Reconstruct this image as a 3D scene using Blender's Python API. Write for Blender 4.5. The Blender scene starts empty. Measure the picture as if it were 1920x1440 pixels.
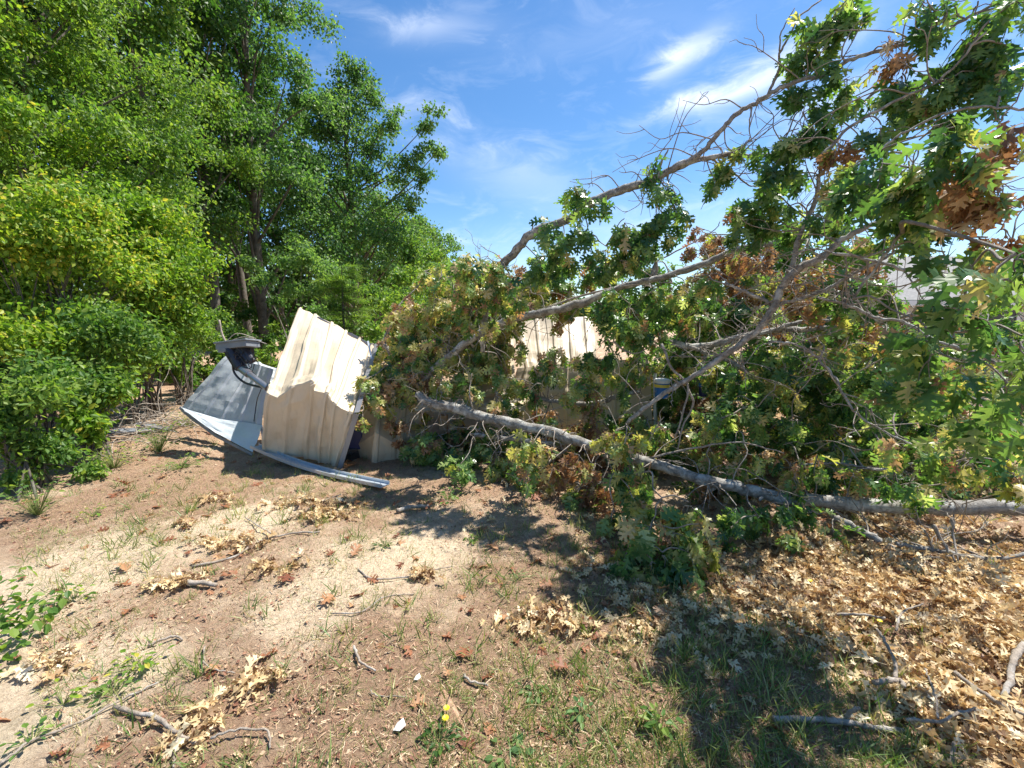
import bpy, math, random
import numpy as np
from mathutils import Vector
random.seed(7)
RG = np.random.default_rng(11)
S = bpy.context.scene
COL = S.collection
R = math.radians

# ------------------------------------------------------------------ camera, sky, sun, exposure
CAM_H, PITCH, HFOV = 1.6, R(8.5), R(100)
F = 960 / math.tan(HFOV / 2)
cam = bpy.data.objects.new('camera', bpy.data.cameras.new('camera'))
COL.objects.link(cam)
cam.location = (0, 0, CAM_H)
cam.rotation_euler = (math.pi / 2 - PITCH, 0, 0)
cam.data.sensor_width = 36
cam.data.lens = 18 / math.tan(HFOV / 2)
cam.data.clip_start = 0.05
cam.data.clip_end = 3000
S.camera = cam
S.render.resolution_x, S.render.resolution_y = 1024, 768
S.view_settings.view_transform = 'Standard'
S.view_settings.look = 'None'
S.view_settings.exposure = 1.05
S.view_settings.gamma = 1
try:
    S.cycles.max_bounces = 6
    S.cycles.transparent_max_bounces = 4
except Exception:
    pass
SUN_EL, SUN_AZ = R(60), R(58)          # azimuth measured from +Y (ahead) towards +X (right)
sd = Vector((math.sin(SUN_AZ) * math.cos(SUN_EL), math.cos(SUN_AZ) * math.cos(SUN_EL), math.sin(SUN_EL)))
sl = bpy.data.lights.new('sun', 'SUN')
sl.energy = 4.9
sl.angle = R(0.5)
sl.color = (1, 0.95, 0.87)
sun = bpy.data.objects.new('sun', sl)
COL.objects.link(sun)
sun.rotation_euler = (-sd).to_track_quat('-Z', 'Y').to_euler()


def raydir(px, py):
    dx, dz = (px - 960) / F, -(py - 720) / F
    c, s = math.cos(PITCH), math.sin(PITCH)
    return Vector((dx, c + s * dz, -s + c * dz))


def P(px, py, Y):
    """the point of the place seen at photo pixel px,py whose distance ahead is Y"""
    d = raydir(px, py)
    return Vector((0, 0, CAM_H)) + d * (Y / d.y)


def gz(x, y):
    return (0.022 * np.sin(x * 1.3 + 0.7) * np.sin(y * 1.1 + 2) + 0.012 * np.sin(x * 3.7 + y * 2.1)
            + 0.007 * np.sin(x * 8.3 - y * 6.1 + 1) + 0.004 * np.sin(x * 17 + 2 * np.sin(y * 9)))


def G(px, py):
    d = raydir(px, py)
    t = CAM_H / -d.z
    p = Vector((0, 0, CAM_H)) + d * t
    p.z = float(gz(p.x, p.y))
    return p


def nt(tree):
    n = tree.nodes
    l = tree.links
    return n, l


def build_world():
    w = bpy.data.worlds.new('World')
    S.world = w
    w.use_nodes = True
    n, l = nt(w.node_tree)
    n.clear()
    out = n.new('ShaderNodeOutputWorld')
    bg = n.new('ShaderNodeBackground')
    bg.inputs['Strength'].default_value = 0.09
    sky = n.new('ShaderNodeTexSky')
    sky.sky_type = 'NISHITA'
    sky.sun_disc = False
    sky.sun_elevation = SUN_EL
    sky.sun_rotation = SUN_AZ
    sky.air_density = 1.0
    sky.dust_density = 0.25
    sky.ozone_density = 3.2
    tc = n.new('ShaderNodeTexCoord')

    def math_(op, a, b=None):
        m = n.new('ShaderNodeMath')
        m.operation = op
        for i, v in enumerate((a, b)):
            if v is None:
                continue
            if isinstance(v, (int, float)):
                m.inputs[i].default_value = v
            else:
                l.new(v, m.inputs[i])
        return m.outputs[0]
    nz = n.new('ShaderNodeTexNoise')
    nz.inputs['Scale'].default_value = 8
    nz.inputs['Detail'].default_value = 8
    nz.inputs['Roughness'].default_value = 0.62
    nz.inputs['Distortion'].default_value = 0.6
    mp = n.new('ShaderNodeMapping')
    mp.inputs['Scale'].default_value = (1, 1.3, 2.6)
    mp.inputs['Rotation'].default_value = (0.25, 0.35, 0.2)
    l.new(tc.outputs['Generated'], mp.inputs['Vector'])
    l.new(mp.outputs[0], nz.inputs['Vector'])
    total = None
    # centre, direction end, half length, half width (in photo pixels at the sky), strength
    spots = [((1285, 102), (1330, 72), 58, 22, 0.62), ((1450, 130), (1520, 92), 120, 30, 0.6), ((1320, 185), (1400, 160), 85, 17, 0.62),
             ((800, 50), (860, 44), 85, 20, 0.25), ((960, 320), (1030, 350), 150, 45, 0.2),
             ((1080, 60), (1200, 40), 200, 40, 0.08), ((1250, 440), (1400, 420), 520, 60, 0.2), ((1650, 190), (1750, 170), 190, 50, 0.25),
             ((1720, 330), (1850, 320), 200, 60, 0.25)]
    for c, e, a, b, k in spots:
        dc, de = raydir(*c).normalized(), raydir(*e).normalized()
        ea = (de - dc).normalized()
        eb = dc.cross(ea).normalized()
        sc = raydir(c[0] + 100, c[1]).normalized().angle(dc) / 100
        acc = None
        for ax, hl in ((ea, a * sc), (eb, b * sc)):
            dot = n.new('ShaderNodeVectorMath')
            dot.operation = 'DOT_PRODUCT'
            l.new(tc.outputs['Generated'], dot.inputs[0])
            dot.inputs[1].default_value = ax
            v = math_('SUBTRACT', dot.outputs['Value'], float(dc.dot(ax)))
            # ragged edge
            v = math_('ADD', v, math_('MULTIPLY', math_('SUBTRACT', nz.outputs[0], 0.5), hl * 2.8))
            q = math_('POWER', math_('ABSOLUTE', math_('DIVIDE', v, hl)), 2)
            acc = q if acc is None else math_('ADD', acc, q)
        g = math_('MULTIPLY', math_('EXPONENT', math_('MULTIPLY', acc, -1)), k)
        total = g if total is None else math_('ADD', total, g)
    # thin veil everywhere
    ve = n.new('ShaderNodeMapRange')
    ve.inputs['From Min'].default_value = 0.5
    ve.inputs['From Max'].default_value = 0.8
    ve.inputs['To Max'].default_value = 0.16
    l.new(nz.outputs[0], ve.inputs['Value'])
    mod = math_('ADD', 0.45, nz.outputs[0])
    tot = math_('ADD', math_('MULTIPLY', total, mod), ve.outputs[0])
    tot = math_('MINIMUM', tot, 0.95)
    hs = n.new('ShaderNodeHueSaturation')
    hs.inputs['Saturation'].default_value = 1.22
    l.new(sky.outputs[0], hs.inputs['Color'])
    mix = n.new('ShaderNodeMixRGB')
    l.new(tot, mix.inputs[0])
    l.new(hs.outputs[0], mix.inputs[1])
    mix.inputs[2].default_value = (7.6, 8.0, 8.6, 1)
    l.new(mix.outputs[0], bg.inputs['Color'])
    l.new(bg.outputs[0], out.inputs['Surface'])


build_world()

# ------------------------------------------------------------------ materials


def newmat(name):
    m = bpy.data.materials.new(name)
    m.use_nodes = True
    n = m.node_tree.nodes
    return m, n, m.node_tree.links, n['Principled BSDF'], n['Material Output']


def ramp(n, l, src, stops):
    r = n.new('ShaderNodeValToRGB')
    e = r.color_ramp.elements
    while len(e) < len(stops):
        e.new(0.5)
    for i, (p, c) in enumerate(stops):
        e[i].position = p
        e[i].color = (*c, 1)
    l.new(src, r.inputs[0])
    return r.outputs[0]


def noise(n, l, scale, detail=4, rough=0.55, vec=None, dist=0.0):
    z = n.new('ShaderNodeTexNoise')
    z.inputs['Scale'].default_value = scale
    z.inputs['Detail'].default_value = detail
    z.inputs['Roughness'].default_value = rough
    z.inputs['Distortion'].default_value = dist
    if vec is None:
        t = n.new('ShaderNodeTexCoord')
        vec = t.outputs['Object']
    l.new(vec, z.inputs['Vector'])
    return z.outputs[0]


def mixc(n, l, f, a, b, mode='MIX'):
    m = n.new('ShaderNodeMixRGB')
    m.blend_type = mode
    for i, v in enumerate((f, a, b)):
        if isinstance(v, (int, float)):
            m.inputs[i].default_value = v
        elif isinstance(v, tuple):
            m.inputs[i].default_value = (*v, 1)
        else:
            l.new(v, m.inputs[i])
    return m.outputs[0]


def bump(n, l, h, p, strength=0.5, dist=0.01):
    b = n.new('ShaderNodeBump')
    b.inputs['Strength'].default_value = strength
    b.inputs['Distance'].default_value = dist
    l.new(h, b.inputs['Height'])
    l.new(b.outputs[0], p.inputs['Normal'])


def leafmat(name, stops, trans=0.35, rough=0.42, tcol=None, spec=0.5):
    m, n, l, p, o = newmat(name)
    at = n.new('ShaderNodeAttribute')
    at.attribute_name = 'rnd'
    c = ramp(n, l, at.outputs['Fac'], stops)
    z = noise(n, l, 38, 3)
    c = mixc(n, l, 0.35, c, ramp(n, l, z, [(0.3, (0.55, 0.6, 0.5)), (0.7, (1.25, 1.2, 1.2))]), 'MULTIPLY')
    l.new(c, p.inputs['Base Color'])
    p.inputs['Roughness'].default_value = rough
    p.inputs['Specular IOR Level'].default_value = spec
    t = n.new('ShaderNodeBsdfTranslucent')
    tc = mixc(n, l, 1.0, c, tcol or (1.5, 1.6, 0.7), 'MULTIPLY')
    l.new(tc, t.inputs['Color'])
    ms = n.new('ShaderNodeMixShader')
    ms.inputs[0].default_value = trans
    l.new(p.outputs[0], ms.inputs[1])
    l.new(t.outputs[0], ms.inputs[2])
    l.new(ms.outputs[0], o.inputs['Surface'])
    return m


def simple(name, col, rough=0.6, metal=0.0, var=0.15, scale=6, bmp=0.0, bscale=40):
    m, n, l, p, o = newmat(name)
    z = noise(n, l, scale, 6, 0.6)
    d = tuple(max(0, c * (1 - var)) for c in col)
    u = tuple(min(1, c * (1 + var)) for c in col)
    l.new(ramp(n, l, z, [(0.3, d), (0.7, u)]), p.inputs['Base Color'])
    p.inputs['Roughness'].default_value = rough
    p.inputs['Metallic'].default_value = metal
    if bmp:
        bump(n, l, noise(n, l, bscale, 5), p, bmp, 0.01)
    return m


def barkmat(name, light, dark, scale=14, lichen=(0.42, 0.43, 0.38), lk=0.5):
    m, n, l, p, o = newmat(name)
    z = noise(n, l, scale, 8, 0.7, dist=0.5)
    c = ramp(n, l, z, [(0.32, dark), (0.62, light)])
    z2 = noise(n, l, scale * 0.45, 5, 0.65)
    f = n.new('ShaderNodeMapRange')
    f.inputs['From Min'].default_value = 0.5
    f.inputs['From Max'].default_value = 0.62
    f.inputs['To Max'].default_value = lk
    l.new(z2, f.inputs['Value'])
    c = mixc(n, l, f.outputs[0], c, lichen)
    l.new(c, p.inputs['Base Color'])
    p.inputs['Roughness'].default_value = 0.85
    bump(n, l, noise(n, l, scale * 4, 8, 0.75), p, 0.9, 0.012)
    return m


def dirtmetal(name, col, rust=(0.20, 0.12, 0.07), rough=0.45, metal=0.0, amt=0.5, streak=(1, 1, 0.15)):
    m, n, l, p, o = newmat(name)
    tc = n.new('ShaderNodeTexCoord')
    mp = n.new('ShaderNodeMapping')
    mp.inputs['Scale'].default_value = streak
    l.new(tc.outputs['Object'], mp.inputs[0])
    z = noise(n, l, 22, 7, 0.7, vec=mp.outputs[0])
    z2 = noise(n, l, 4, 4)
    c = mixc(n, l, 1.0, col, ramp(n, l, z2, [(0.35, (0.93, 0.92, 0.91)), (0.65, (1.04, 1.04, 1.03))]), 'MULTIPLY')
    f = n.new('ShaderNodeMapRange')
    f.inputs['From Min'].default_value = 0.56
    f.inputs['From Max'].default_value = 0.78
    f.inputs['To Max'].default_value = amt
    l.new(z, f.inputs['Value'])
    c = mixc(n, l, f.outputs[0], c, rust)
    l.new(c, p.inputs['Base Color'])
    p.inputs['Roughness'].default_value = rough
    p.inputs['Metallic'].default_value = metal
    bump(n, l, noise(n, l, 9, 3), p, 0.25, 0.02)
    return m


M = {}
M['oak_green'] = leafmat('oak_green', [(0, (0.040, 0.105, 0.042)), (0.4, (0.092, 0.193, 0.060)), (0.7, (0.207, 0.319, 0.096)), (1, (0.506, 0.550, 0.264))], 0.45, 0.3)
M['oak_wilt'] = leafmat('oak_wilt', [(0, (0.154, 0.220, 0.050)), (0.35, (0.330, 0.352, 0.099)), (0.7, (0.506, 0.440, 0.187)), (1, (0.594, 0.462, 0.264))], 0.42, 0.4)
M['oak_brown'] = leafmat('oak_brown', [(0, (0.176, 0.092, 0.052)), (0.35, (0.341, 0.196, 0.103)), (0.7, (0.506, 0.345, 0.184)), (1, (0.616, 0.483, 0.287))], 0.3, 0.55, (1.3, 1.0, 0.7))
M['oak_litter'] = leafmat('oak_litter', [(0, (0.24, 0.14, 0.075)), (0.25, (0.50, 0.35, 0.18)), (0.6, (0.70, 0.55, 0.31)), (1, (0.82, 0.73, 0.52))], 0.25, 0.55, (1.2, 1.0, 0.75))
M['old_leaf'] = leafmat('old_leaf', [(0, (0.16, 0.05, 0.025)), (0.5, (0.30, 0.12, 0.055)), (1, (0.42, 0.24, 0.12))], 0.2, 0.6, (1.2, 1.0, 0.7))
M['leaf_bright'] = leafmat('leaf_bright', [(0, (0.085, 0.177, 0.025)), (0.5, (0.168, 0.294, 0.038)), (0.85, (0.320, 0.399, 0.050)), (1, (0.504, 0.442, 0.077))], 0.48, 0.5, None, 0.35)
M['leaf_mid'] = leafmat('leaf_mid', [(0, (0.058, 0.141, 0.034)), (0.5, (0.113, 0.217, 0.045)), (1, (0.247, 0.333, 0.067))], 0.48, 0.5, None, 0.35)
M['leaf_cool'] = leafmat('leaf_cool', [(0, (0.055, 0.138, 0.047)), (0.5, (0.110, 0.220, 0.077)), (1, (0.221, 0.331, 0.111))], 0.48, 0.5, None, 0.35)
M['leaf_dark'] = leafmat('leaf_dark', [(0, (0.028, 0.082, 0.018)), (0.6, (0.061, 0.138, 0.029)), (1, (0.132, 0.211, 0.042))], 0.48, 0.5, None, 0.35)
M['grass'] = leafmat('grass', [(0, (0.08, 0.17, 0.045)), (0.4, (0.17, 0.25, 0.07)), (0.7, (0.36, 0.35, 0.14)), (1, (0.52, 0.42, 0.24))], 0.3, 0.5)
M['thatch'] = leafmat('thatch', [(0, (0.21, 0.09, 0.055)), (0.35, (0.36, 0.20, 0.125)), (0.7, (0.54, 0.38, 0.24)), (1, (0.70, 0.57, 0.40))], 0.1, 0.7, (1, 1, 1))
M['bark_oak'] = barkmat('bark_oak', (0.34, 0.32, 0.285), (0.10, 0.085, 0.07), 26, (0.55, 0.55, 0.51), 0.75)
M['bark_twig'] = barkmat('bark_twig', (0.36, 0.31, 0.26), (0.14, 0.11, 0.085), 22, (0.42, 0.40, 0.36), 0.4)
M['bark_tree'] = barkmat('bark_tree', (0.15, 0.125, 0.1), (0.05, 0.04, 0.032), 9, (0.2, 0.2, 0.17), 0.4)
M['dry_stick'] = barkmat('dry_stick', (0.44, 0.37, 0.30), (0.19, 0.15, 0.11), 25, (0.52, 0.50, 0.46), 0.6)
M['beige'] = dirtmetal('beige_sheet', (0.58, 0.485, 0.355), (0.28, 0.20, 0.12), 0.42, 0.0, 0.5)
M['grey_in'] = dirtmetal('grey_inner_sheet', (0.50, 0.535, 0.56), (0.16, 0.16, 0.16), 0.45, 0.05, 0.5)
M['white_sheet'] = dirtmetal('white_sheet', (0.60, 0.66, 0.72), (0.35, 0.33, 0.30), 0.35, 0.2, 0.35)
M['trim'] = dirtmetal('grey_trim', (0.24, 0.24, 0.255), (0.10, 0.08, 0.07), 0.45, 0.2, 0.4)
M['galv'] = dirtmetal('galvanised', (0.50, 0.55, 0.60), (0.16, 0.13, 0.12), 0.35, 0.4, 0.45, (1, 1, 1))
M['black'] = simple('black_plastic', (0.025, 0.025, 0.032), 0.32, 0, 0.3)
M['steel'] = simple('bright_steel', (0.42, 0.42, 0.47), 0.28, 0.85, 0.15)
M['plate'] = simple('grey_plastic', (0.20, 0.215, 0.235), 0.5, 0, 0.15)
M['blue'] = simple('blue_plastic', (0.02, 0.16, 0.50), 0.4)
M['navy'] = simple('navy_plastic', (0.012, 0.02, 0.11), 0.4)
M['white'] = simple('white_plastic', (0.75, 0.76, 0.76), 0.4, 0, 0.05)
M['yellow'] = simple('yellow_label', (0.75, 0.6, 0.1), 0.5)
M['petal'] = simple('yellow_petal', (0.85, 0.65, 0.02), 0.5)
M['wood'] = dirtmetal('wood', (0.38, 0.25, 0.14), (0.16, 0.1, 0.06), 0.8, 0, 0.6, (0.3, 3, 3))
M['paper'] = simple('paper', (0.75, 0.75, 0.72), 0.7)


def siding_mat():
    m, n, l, p, o = newmat('lap_siding')
    tc = n.new('ShaderNodeTexCoord')
    z = noise(n, l, 3, 4)
    l.new(ramp(n, l, z, [(0.3, (0.50, 0.47, 0.42)), (0.7, (0.58, 0.55, 0.5))]), p.inputs['Base Color'])
    p.inputs['Roughness'].default_value = 0.7
    return m


M['siding'] = siding_mat()


def shingle_mat():
    m, n, l, p, o = newmat('shingles')
    tc = n.new('ShaderNodeTexCoord')
    b = n.new('ShaderNodeTexBrick')
    b.inputs['Scale'].default_value = 4
    b.inputs['Color1'].default_value = (0.20, 0.197, 0.193, 1)
    b.inputs['Color2'].default_value = (0.25, 0.247, 0.242, 1)
    b.inputs['Mortar'].default_value = (0.09, 0.09, 0.09, 1)
    b.inputs['Mortar Size'].default_value = 0.012
    l.new(tc.outputs['Object'], b.inputs['Vector'])
    z = noise(n, l, 60, 4)
    l.new(mixc(n, l, 0.5, b.outputs[0], ramp(n, l, z, [(0.3, (0.6, 0.6, 0.6)), (0.7, (1.3, 1.3, 1.3))]), 'MULTIPLY'), p.inputs['Base Color'])
    p.inputs['Roughness'].default_value = 0.9
    return m


M['shingle'] = shingle_mat()


def ground_mat():
    m, n, l, p, o = newmat('sandy_ground')
    tc = n.new('ShaderNodeTexCoord')
    V = tc.outputs['Object']
    big = noise(n, l, 0.9, 5, 0.6, V, 0.4)
    med = noise(n, l, 4.5, 6, 0.65, V, 0.3)
    fine = noise(n, l, 75, 8, 0.75, V)
    fib = n.new('ShaderNodeMapping')
    fib.inputs['Scale'].default_value = (1, 3.5, 1)
    fib.inputs['Rotation'].default_value = (0, 0, 0.5)
    l.new(V, fib.inputs[0])
    fz = noise(n, l, 40, 6, 0.8, fib.outputs[0], 1.5)
    sand = ramp(n, l, fine, [(0.3, (0.46, 0.33, 0.21)), (0.48, (0.70, 0.55, 0.38)), (0.7, (0.84, 0.70, 0.52))])
    straw = ramp(n, l, fz, [(0.3, (0.18, 0.095, 0.06)), (0.5, (0.36, 0.225, 0.14)), (0.72, (0.58, 0.42, 0.27))])
    # sandy mask = noise + worn patches of the place
    mth = n.new('ShaderNodeMath')
    mth.operation = 'ADD'
    l.new(big, mth.inputs[0])
    l.new(med, mth.inputs[1])
    tot = mth.outputs[0]
    sep = n.new('ShaderNodeSeparateXYZ')
    l.new(V, sep.inputs[0])

    def mm(op, a, b):
        q = n.new('ShaderNodeMath')
        q.operation = op
        for i, v in enumerate((a, b)):
            if isinstance(v, (int, float)):
                q.inputs[i].default_value = v
            else:
                l.new(v, q.inputs[i])
        return q.outputs[0]
    patches = [((430, 990), 0.35, 0.5), ((480, 975), 0.3, 0.5), ((700, 1060), 0.33, 0.42), ((790, 1040), 0.35, 0.42), ((600, 1130), 0.4, 0.38), ((100, 1090), 0.5, 0.4), ((180, 1060), 0.5, 0.42),
               ((70, 1330), 0.33, 0.38), ((150, 1280), 0.3, 0.4), ((240, 1260), 0.22, 0.35), ((20, 1200), 0.4, 0.2), ((840, 980), 0.4, 0.2), ((520, 1170), 0.3, 0.2), ((1080, 1180), 0.2, 0.15),
               ((300, 920), 0.5, -0.25), ((650, 930), 0.5, -0.22), ((880, 1350), 0.6, -0.18), ((1400, 1200), 0.9, -0.28), ((420, 1200), 0.25, -0.12), ((300, 1020), 0.3, -0.1)]
    for (c, r, k) in patches:
        g = G(*c)
        dx = mm('DIVIDE', mm('SUBTRACT', sep.outputs[0], g.x), r)
        dy = mm('DIVIDE', mm('SUBTRACT', sep.outputs[1], g.y), r)
        e = mm('EXPONENT', mm('MULTIPLY', mm('ADD', mm('MULTIPLY', dx, dx), mm('MULTIPLY', dy, dy)), -1), 0)
        tot = mm('ADD', tot, mm('MULTIPLY', e, k))
    f = n.new('ShaderNodeMapRange')
    f.inputs['From Min'].default_value = 0.96
    f.inputs['From Max'].default_value = 1.42
    l.new(tot, f.inputs['Value'])
    c = mixc(n, l, f.outputs[0], straw, sand)
    # moss and fine weeds
    gn = noise(n, l, 2.2, 5, 0.7, V)
    gf = n.new('ShaderNodeMapRange')
    gf.inputs['From Min'].default_value = 0.55
    gf.inputs['From Max'].default_value = 0.75
    gf.inputs['To Max'].default_value = 0.45
    l.new(gn, gf.inputs['Value'])
    c = mixc(n, l, gf.outputs[0], c, mixc(n, l, fz, (0.10, 0.10, 0.03), (0.22, 0.20, 0.08)))
    l.new(c, p.inputs['Base Color'])
    p.inputs['Roughness'].default_value = 0.95
    spk = noise(n, l, 28, 8, 0.85, V, 0.8)
    c = mixc(n, l, 0.75, c, ramp(n, l, spk, [(0.36, (0.62, 0.55, 0.52)), (0.5, (1.08, 1.08, 1.06)), (0.66, (1.4, 1.38, 1.34))]), 'MULTIPLY')
    l.new(c, p.inputs['Base Color'])
    h = mm('ADD', mm('MULTIPLY', fine, 0.5), mm('ADD', mm('MULTIPLY', fz, 0.8), mm('MULTIPLY', spk, 1.6)))
    bump(n, l, h, p, 0.9, 0.022)
    return m


M['ground'] = ground_mat()

# ------------------------------------------------------------------ object helpers


def tag(o, label=None, cat=None, group=None, kind=None):
    if label:
        o['label'] = label
    if cat:
        o['category'] = cat
    if group:
        o['group'] = group
    if kind:
        o['kind'] = kind
    return o


def empty(name, loc=(0, 0, 0), label=None, cat=None, group=None):
    o = bpy.data.objects.new(name, None)
    COL.objects.link(o)
    o.location = loc
    o.empty_display_size = 0.1
    return tag(o, label, cat, group)


class MB:
    """collects geometry and links it as one mesh"""

    def __init__(self):
        self.V, self.L, self.T, self.A, self.n = [], [], [], [], 0

    def add(self, V, faces, rnd=0.5):
        V = np.asarray(V, float).reshape(-1, 3)
        off = self.n
        for f in faces:
            self.L.append(np.asarray(f) + off)
            self.T.append(np.array([len(f)]))
        self.V.append(V)
        self.A.append(np.full(len(V), rnd))
        self.n += len(V)

    def add_np(self, V, L, T, A):
        self.V.append(V)
        self.L.append(L + self.n)
        self.T.append(T)
        self.A.append(A)
        self.n += len(V)

    def build(self, name, mat, parent=None, smooth=False, solid=0, bevel=0):
        me = bpy.data.meshes.new(name)
        if self.n:
            V = np.concatenate(self.V)
            if parent is not None and parent.type == 'EMPTY' or parent is not None:
                org = world_loc(parent)
                V = V - np.array(org)
            L = np.concatenate(self.L).astype(np.int32)
            T = np.concatenate(self.T).astype(np.int32)
            me.vertices.add(len(V))
            me.vertices.foreach_set('co', V.astype(np.float32).ravel())
            me.loops.add(len(L))
            me.loops.foreach_set('vertex_index', L)
            me.polygons.add(len(T))
            st = np.concatenate(([0], np.cumsum(T)[:-1])).astype(np.int32)
            me.polygons.foreach_set('loop_start', st)
            me.polygons.foreach_set('loop_total', T)
            me.polygons.foreach_set('use_smooth', np.full(len(T), smooth))
            me.update(calc_edges=True)
            a = me.attributes.new('rnd', 'FLOAT', 'POINT')
            a.data.foreach_set('value', np.concatenate(self.A).astype(np.float32))
        me.materials.append(M[mat] if isinstance(mat, str) else mat)
        o = bpy.data.objects.new(name, me)
        COL.objects.link(o)
        if parent is not None:
            o.parent = parent
        if solid:
            s = o.modifiers.new('Solidify', 'SOLIDIFY')
            s.thickness = solid
        if bevel:
            b = o.modifiers.new('Bevel', 'BEVEL')
            b.width = bevel
            b.segments = 2
        return o

    def box(self, c, sx, sy, sz, rot=None):
        V = np.array([[x, y, z] for x in (-.5, .5) for y in (-.5, .5) for z in (-.5, .5)]) * (sx, sy, sz)
        if rot is not None:
            V = V @ np.array(rot.to_3x3()).T
        self.add(V + np.array(c), [(0, 1, 3, 2), (4, 6, 7, 5), (0, 4, 5, 1), (2, 3, 7, 6), (0, 2, 6, 4), (1, 5, 7, 3)])

    def hexa(self, V):
        """8 points: bottom ring then top ring"""
        self.add(V, [(3, 2, 1, 0), (4, 5, 6, 7), (0, 1, 5, 4), (1, 2, 6, 5), (2, 3, 7, 6), (3, 0, 4, 7)])

    def tube(self, pts, rad, ns=8, cap=True, knob=0.0):
        pts = np.array([list(p) for p in pts], float)
        rad = np.asarray(rad, float) * np.ones(len(pts))
        T = np.gradient(pts, axis=0)
        T /= np.linalg.norm(T, axis=1)[:, None] + 1e-9
        u = np.cross(T[0], (0.3, 0.2, 1.0))
        u /= np.linalg.norm(u) + 1e-9
        rings = []
        ang = np.arange(ns) * 2 * math.pi / ns
        for i in range(len(pts)):
            u = u - T[i] * u.dot(T[i])
            u /= np.linalg.norm(u) + 1e-9
            w = np.cross(T[i], u)
            r = rad[i] * (1 + knob * RG.standard_normal(ns))
            rings.append(pts[i] + (np.cos(ang) * r)[:, None] * u + (np.sin(ang) * r)[:, None] * w)
        V = np.concatenate(rings)
        m = len(pts)
        i = np.arange(m - 1)[:, None] * ns
        j = np.arange(ns)[None]
        jn = (j + 1) % ns
        Fq = np.stack([i + j, i + jn, i + ns + jn, i + ns + j], -1).reshape(-1, 4)
        self.add_np(V, Fq.ravel(), np.full(len(Fq), 4), np.full(len(V), 0.5))
        if cap:
            o = self.n - len(V)
            self.L.append(np.arange(ns)[::-1] + o)
            self.T.append(np.array([ns]))
            self.L.append(np.arange(ns) + o + (m - 1) * ns)
            self.T.append(np.array([ns]))

    def lathe(self, base, axis, prof, ns=20):
        base, axis = np.array(base, float), Vector(axis).normalized()
        u = np.array(axis.orthogonal().normalized())
        ax = np.array(axis)
        w = np.cross(ax, u)
        ang = np.arange(ns) * 2 * math.pi / ns
        V = np.concatenate([base + ax * h + (np.cos(ang)[:, None] * u + np.sin(ang)[:, None] * w) * r for r, h in prof])
        m = len(prof)
        fs = [(i * ns + j, i * ns + (j + 1) % ns, (i + 1) * ns + (j + 1) % ns, (i + 1) * ns + j) for i in range(m - 1) for j in range(ns)]
        fs += [tuple(range(ns))[::-1], tuple(range((m - 1) * ns, m * ns))]
        self.add(V, fs)


def world_loc(o):
    v = Vector((0, 0, 0))
    while o is not None:
        v = v + Vector(o.location)
        o = o.parent
    return v


def spline(pts, n=8, jit=0.0):
    """Catmull-Rom through the points"""
    p = np.array([list(q) for q in pts], float)
    if len(p) == 2:
        p = np.array([p[0], (p[0] + p[1]) / 2, p[1]])
    q = np.vstack([2 * p[0] - p[1], p, 2 * p[-1] - p[-2]])
    out = []
    for i in range(1, len(q) - 2):
        t = np.linspace(0, 1, n, endpoint=False)[:, None]
        a, b, c, d = q[i - 1], q[i], q[i + 1], q[i + 2]
        out.append(0.5 * (2 * b + (c - a) * t + (2 * a - 5 * b + 4 * c - d) * t ** 2 + (3 * b - a - 3 * c + d) * t ** 3))
    out.append(p[-1][None])
    o = np.concatenate(out)
    if jit:
        o[1:-1] += RG.standard_normal((len(o) - 2, 3)) * jit
    return o


# leaf outlines: (x across, y along), polygons
def oak_template():
    pts, faces = [], []

    def a(x, y):
        pts.append((x, y))
        return len(pts) - 1
    mid = [a(0, 0.0), a(0, 0.33), a(0, 0.57), a(0, 0.77), a(0, 1.0)]
    for s in (1, -1):
        sn = [a(0.03 * s, 0.05), a(0.065 * s, 0.33), a(0.075 * s, 0.57), a(0.055 * s, 0.77)]
        for i in range(3):
            f = [mid[i], sn[i], sn[i + 1], mid[i + 1]]
            faces.append(f if s > 0 else f[::-1])
        lob = [[(0.13, 0.12), (0.20, 0.17), (0.30, 0.20), (0.24, 0.25), (0.27, 0.34), (0.14, 0.29)],
               [(0.20, 0.42), (0.34, 0.44), (0.47, 0.50), (0.37, 0.55), (0.42, 0.68), (0.28, 0.60), (0.15, 0.54)],
               [(0.17, 0.66), (0.26, 0.69), (0.37, 0.76), (0.28, 0.79), (0.30, 0.90), (0.19, 0.82), (0.10, 0.76)]]
        for i, lo in enumerate(lob):
            f = [sn[i]] + [a(q[0] * s, q[1]) for q in lo] + [sn[i + 1]]
            faces.append(f if s > 0 else f[::-1])
        f = [mid[3], sn[3], a(0.07 * s, 0.83), a(0.14 * s, 0.94), a(0.045 * s, 0.93), mid[4]]
        faces.append(f if s > 0 else f[::-1])
    p0, p1 = a(-0.008, -0.28), a(0.008, -0.28)
    q0, q1 = a(0.008, 0.0), a(-0.008, 0.0)
    faces.append([p0, p1, q0, q1])
    return np.array(pts), faces


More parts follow.
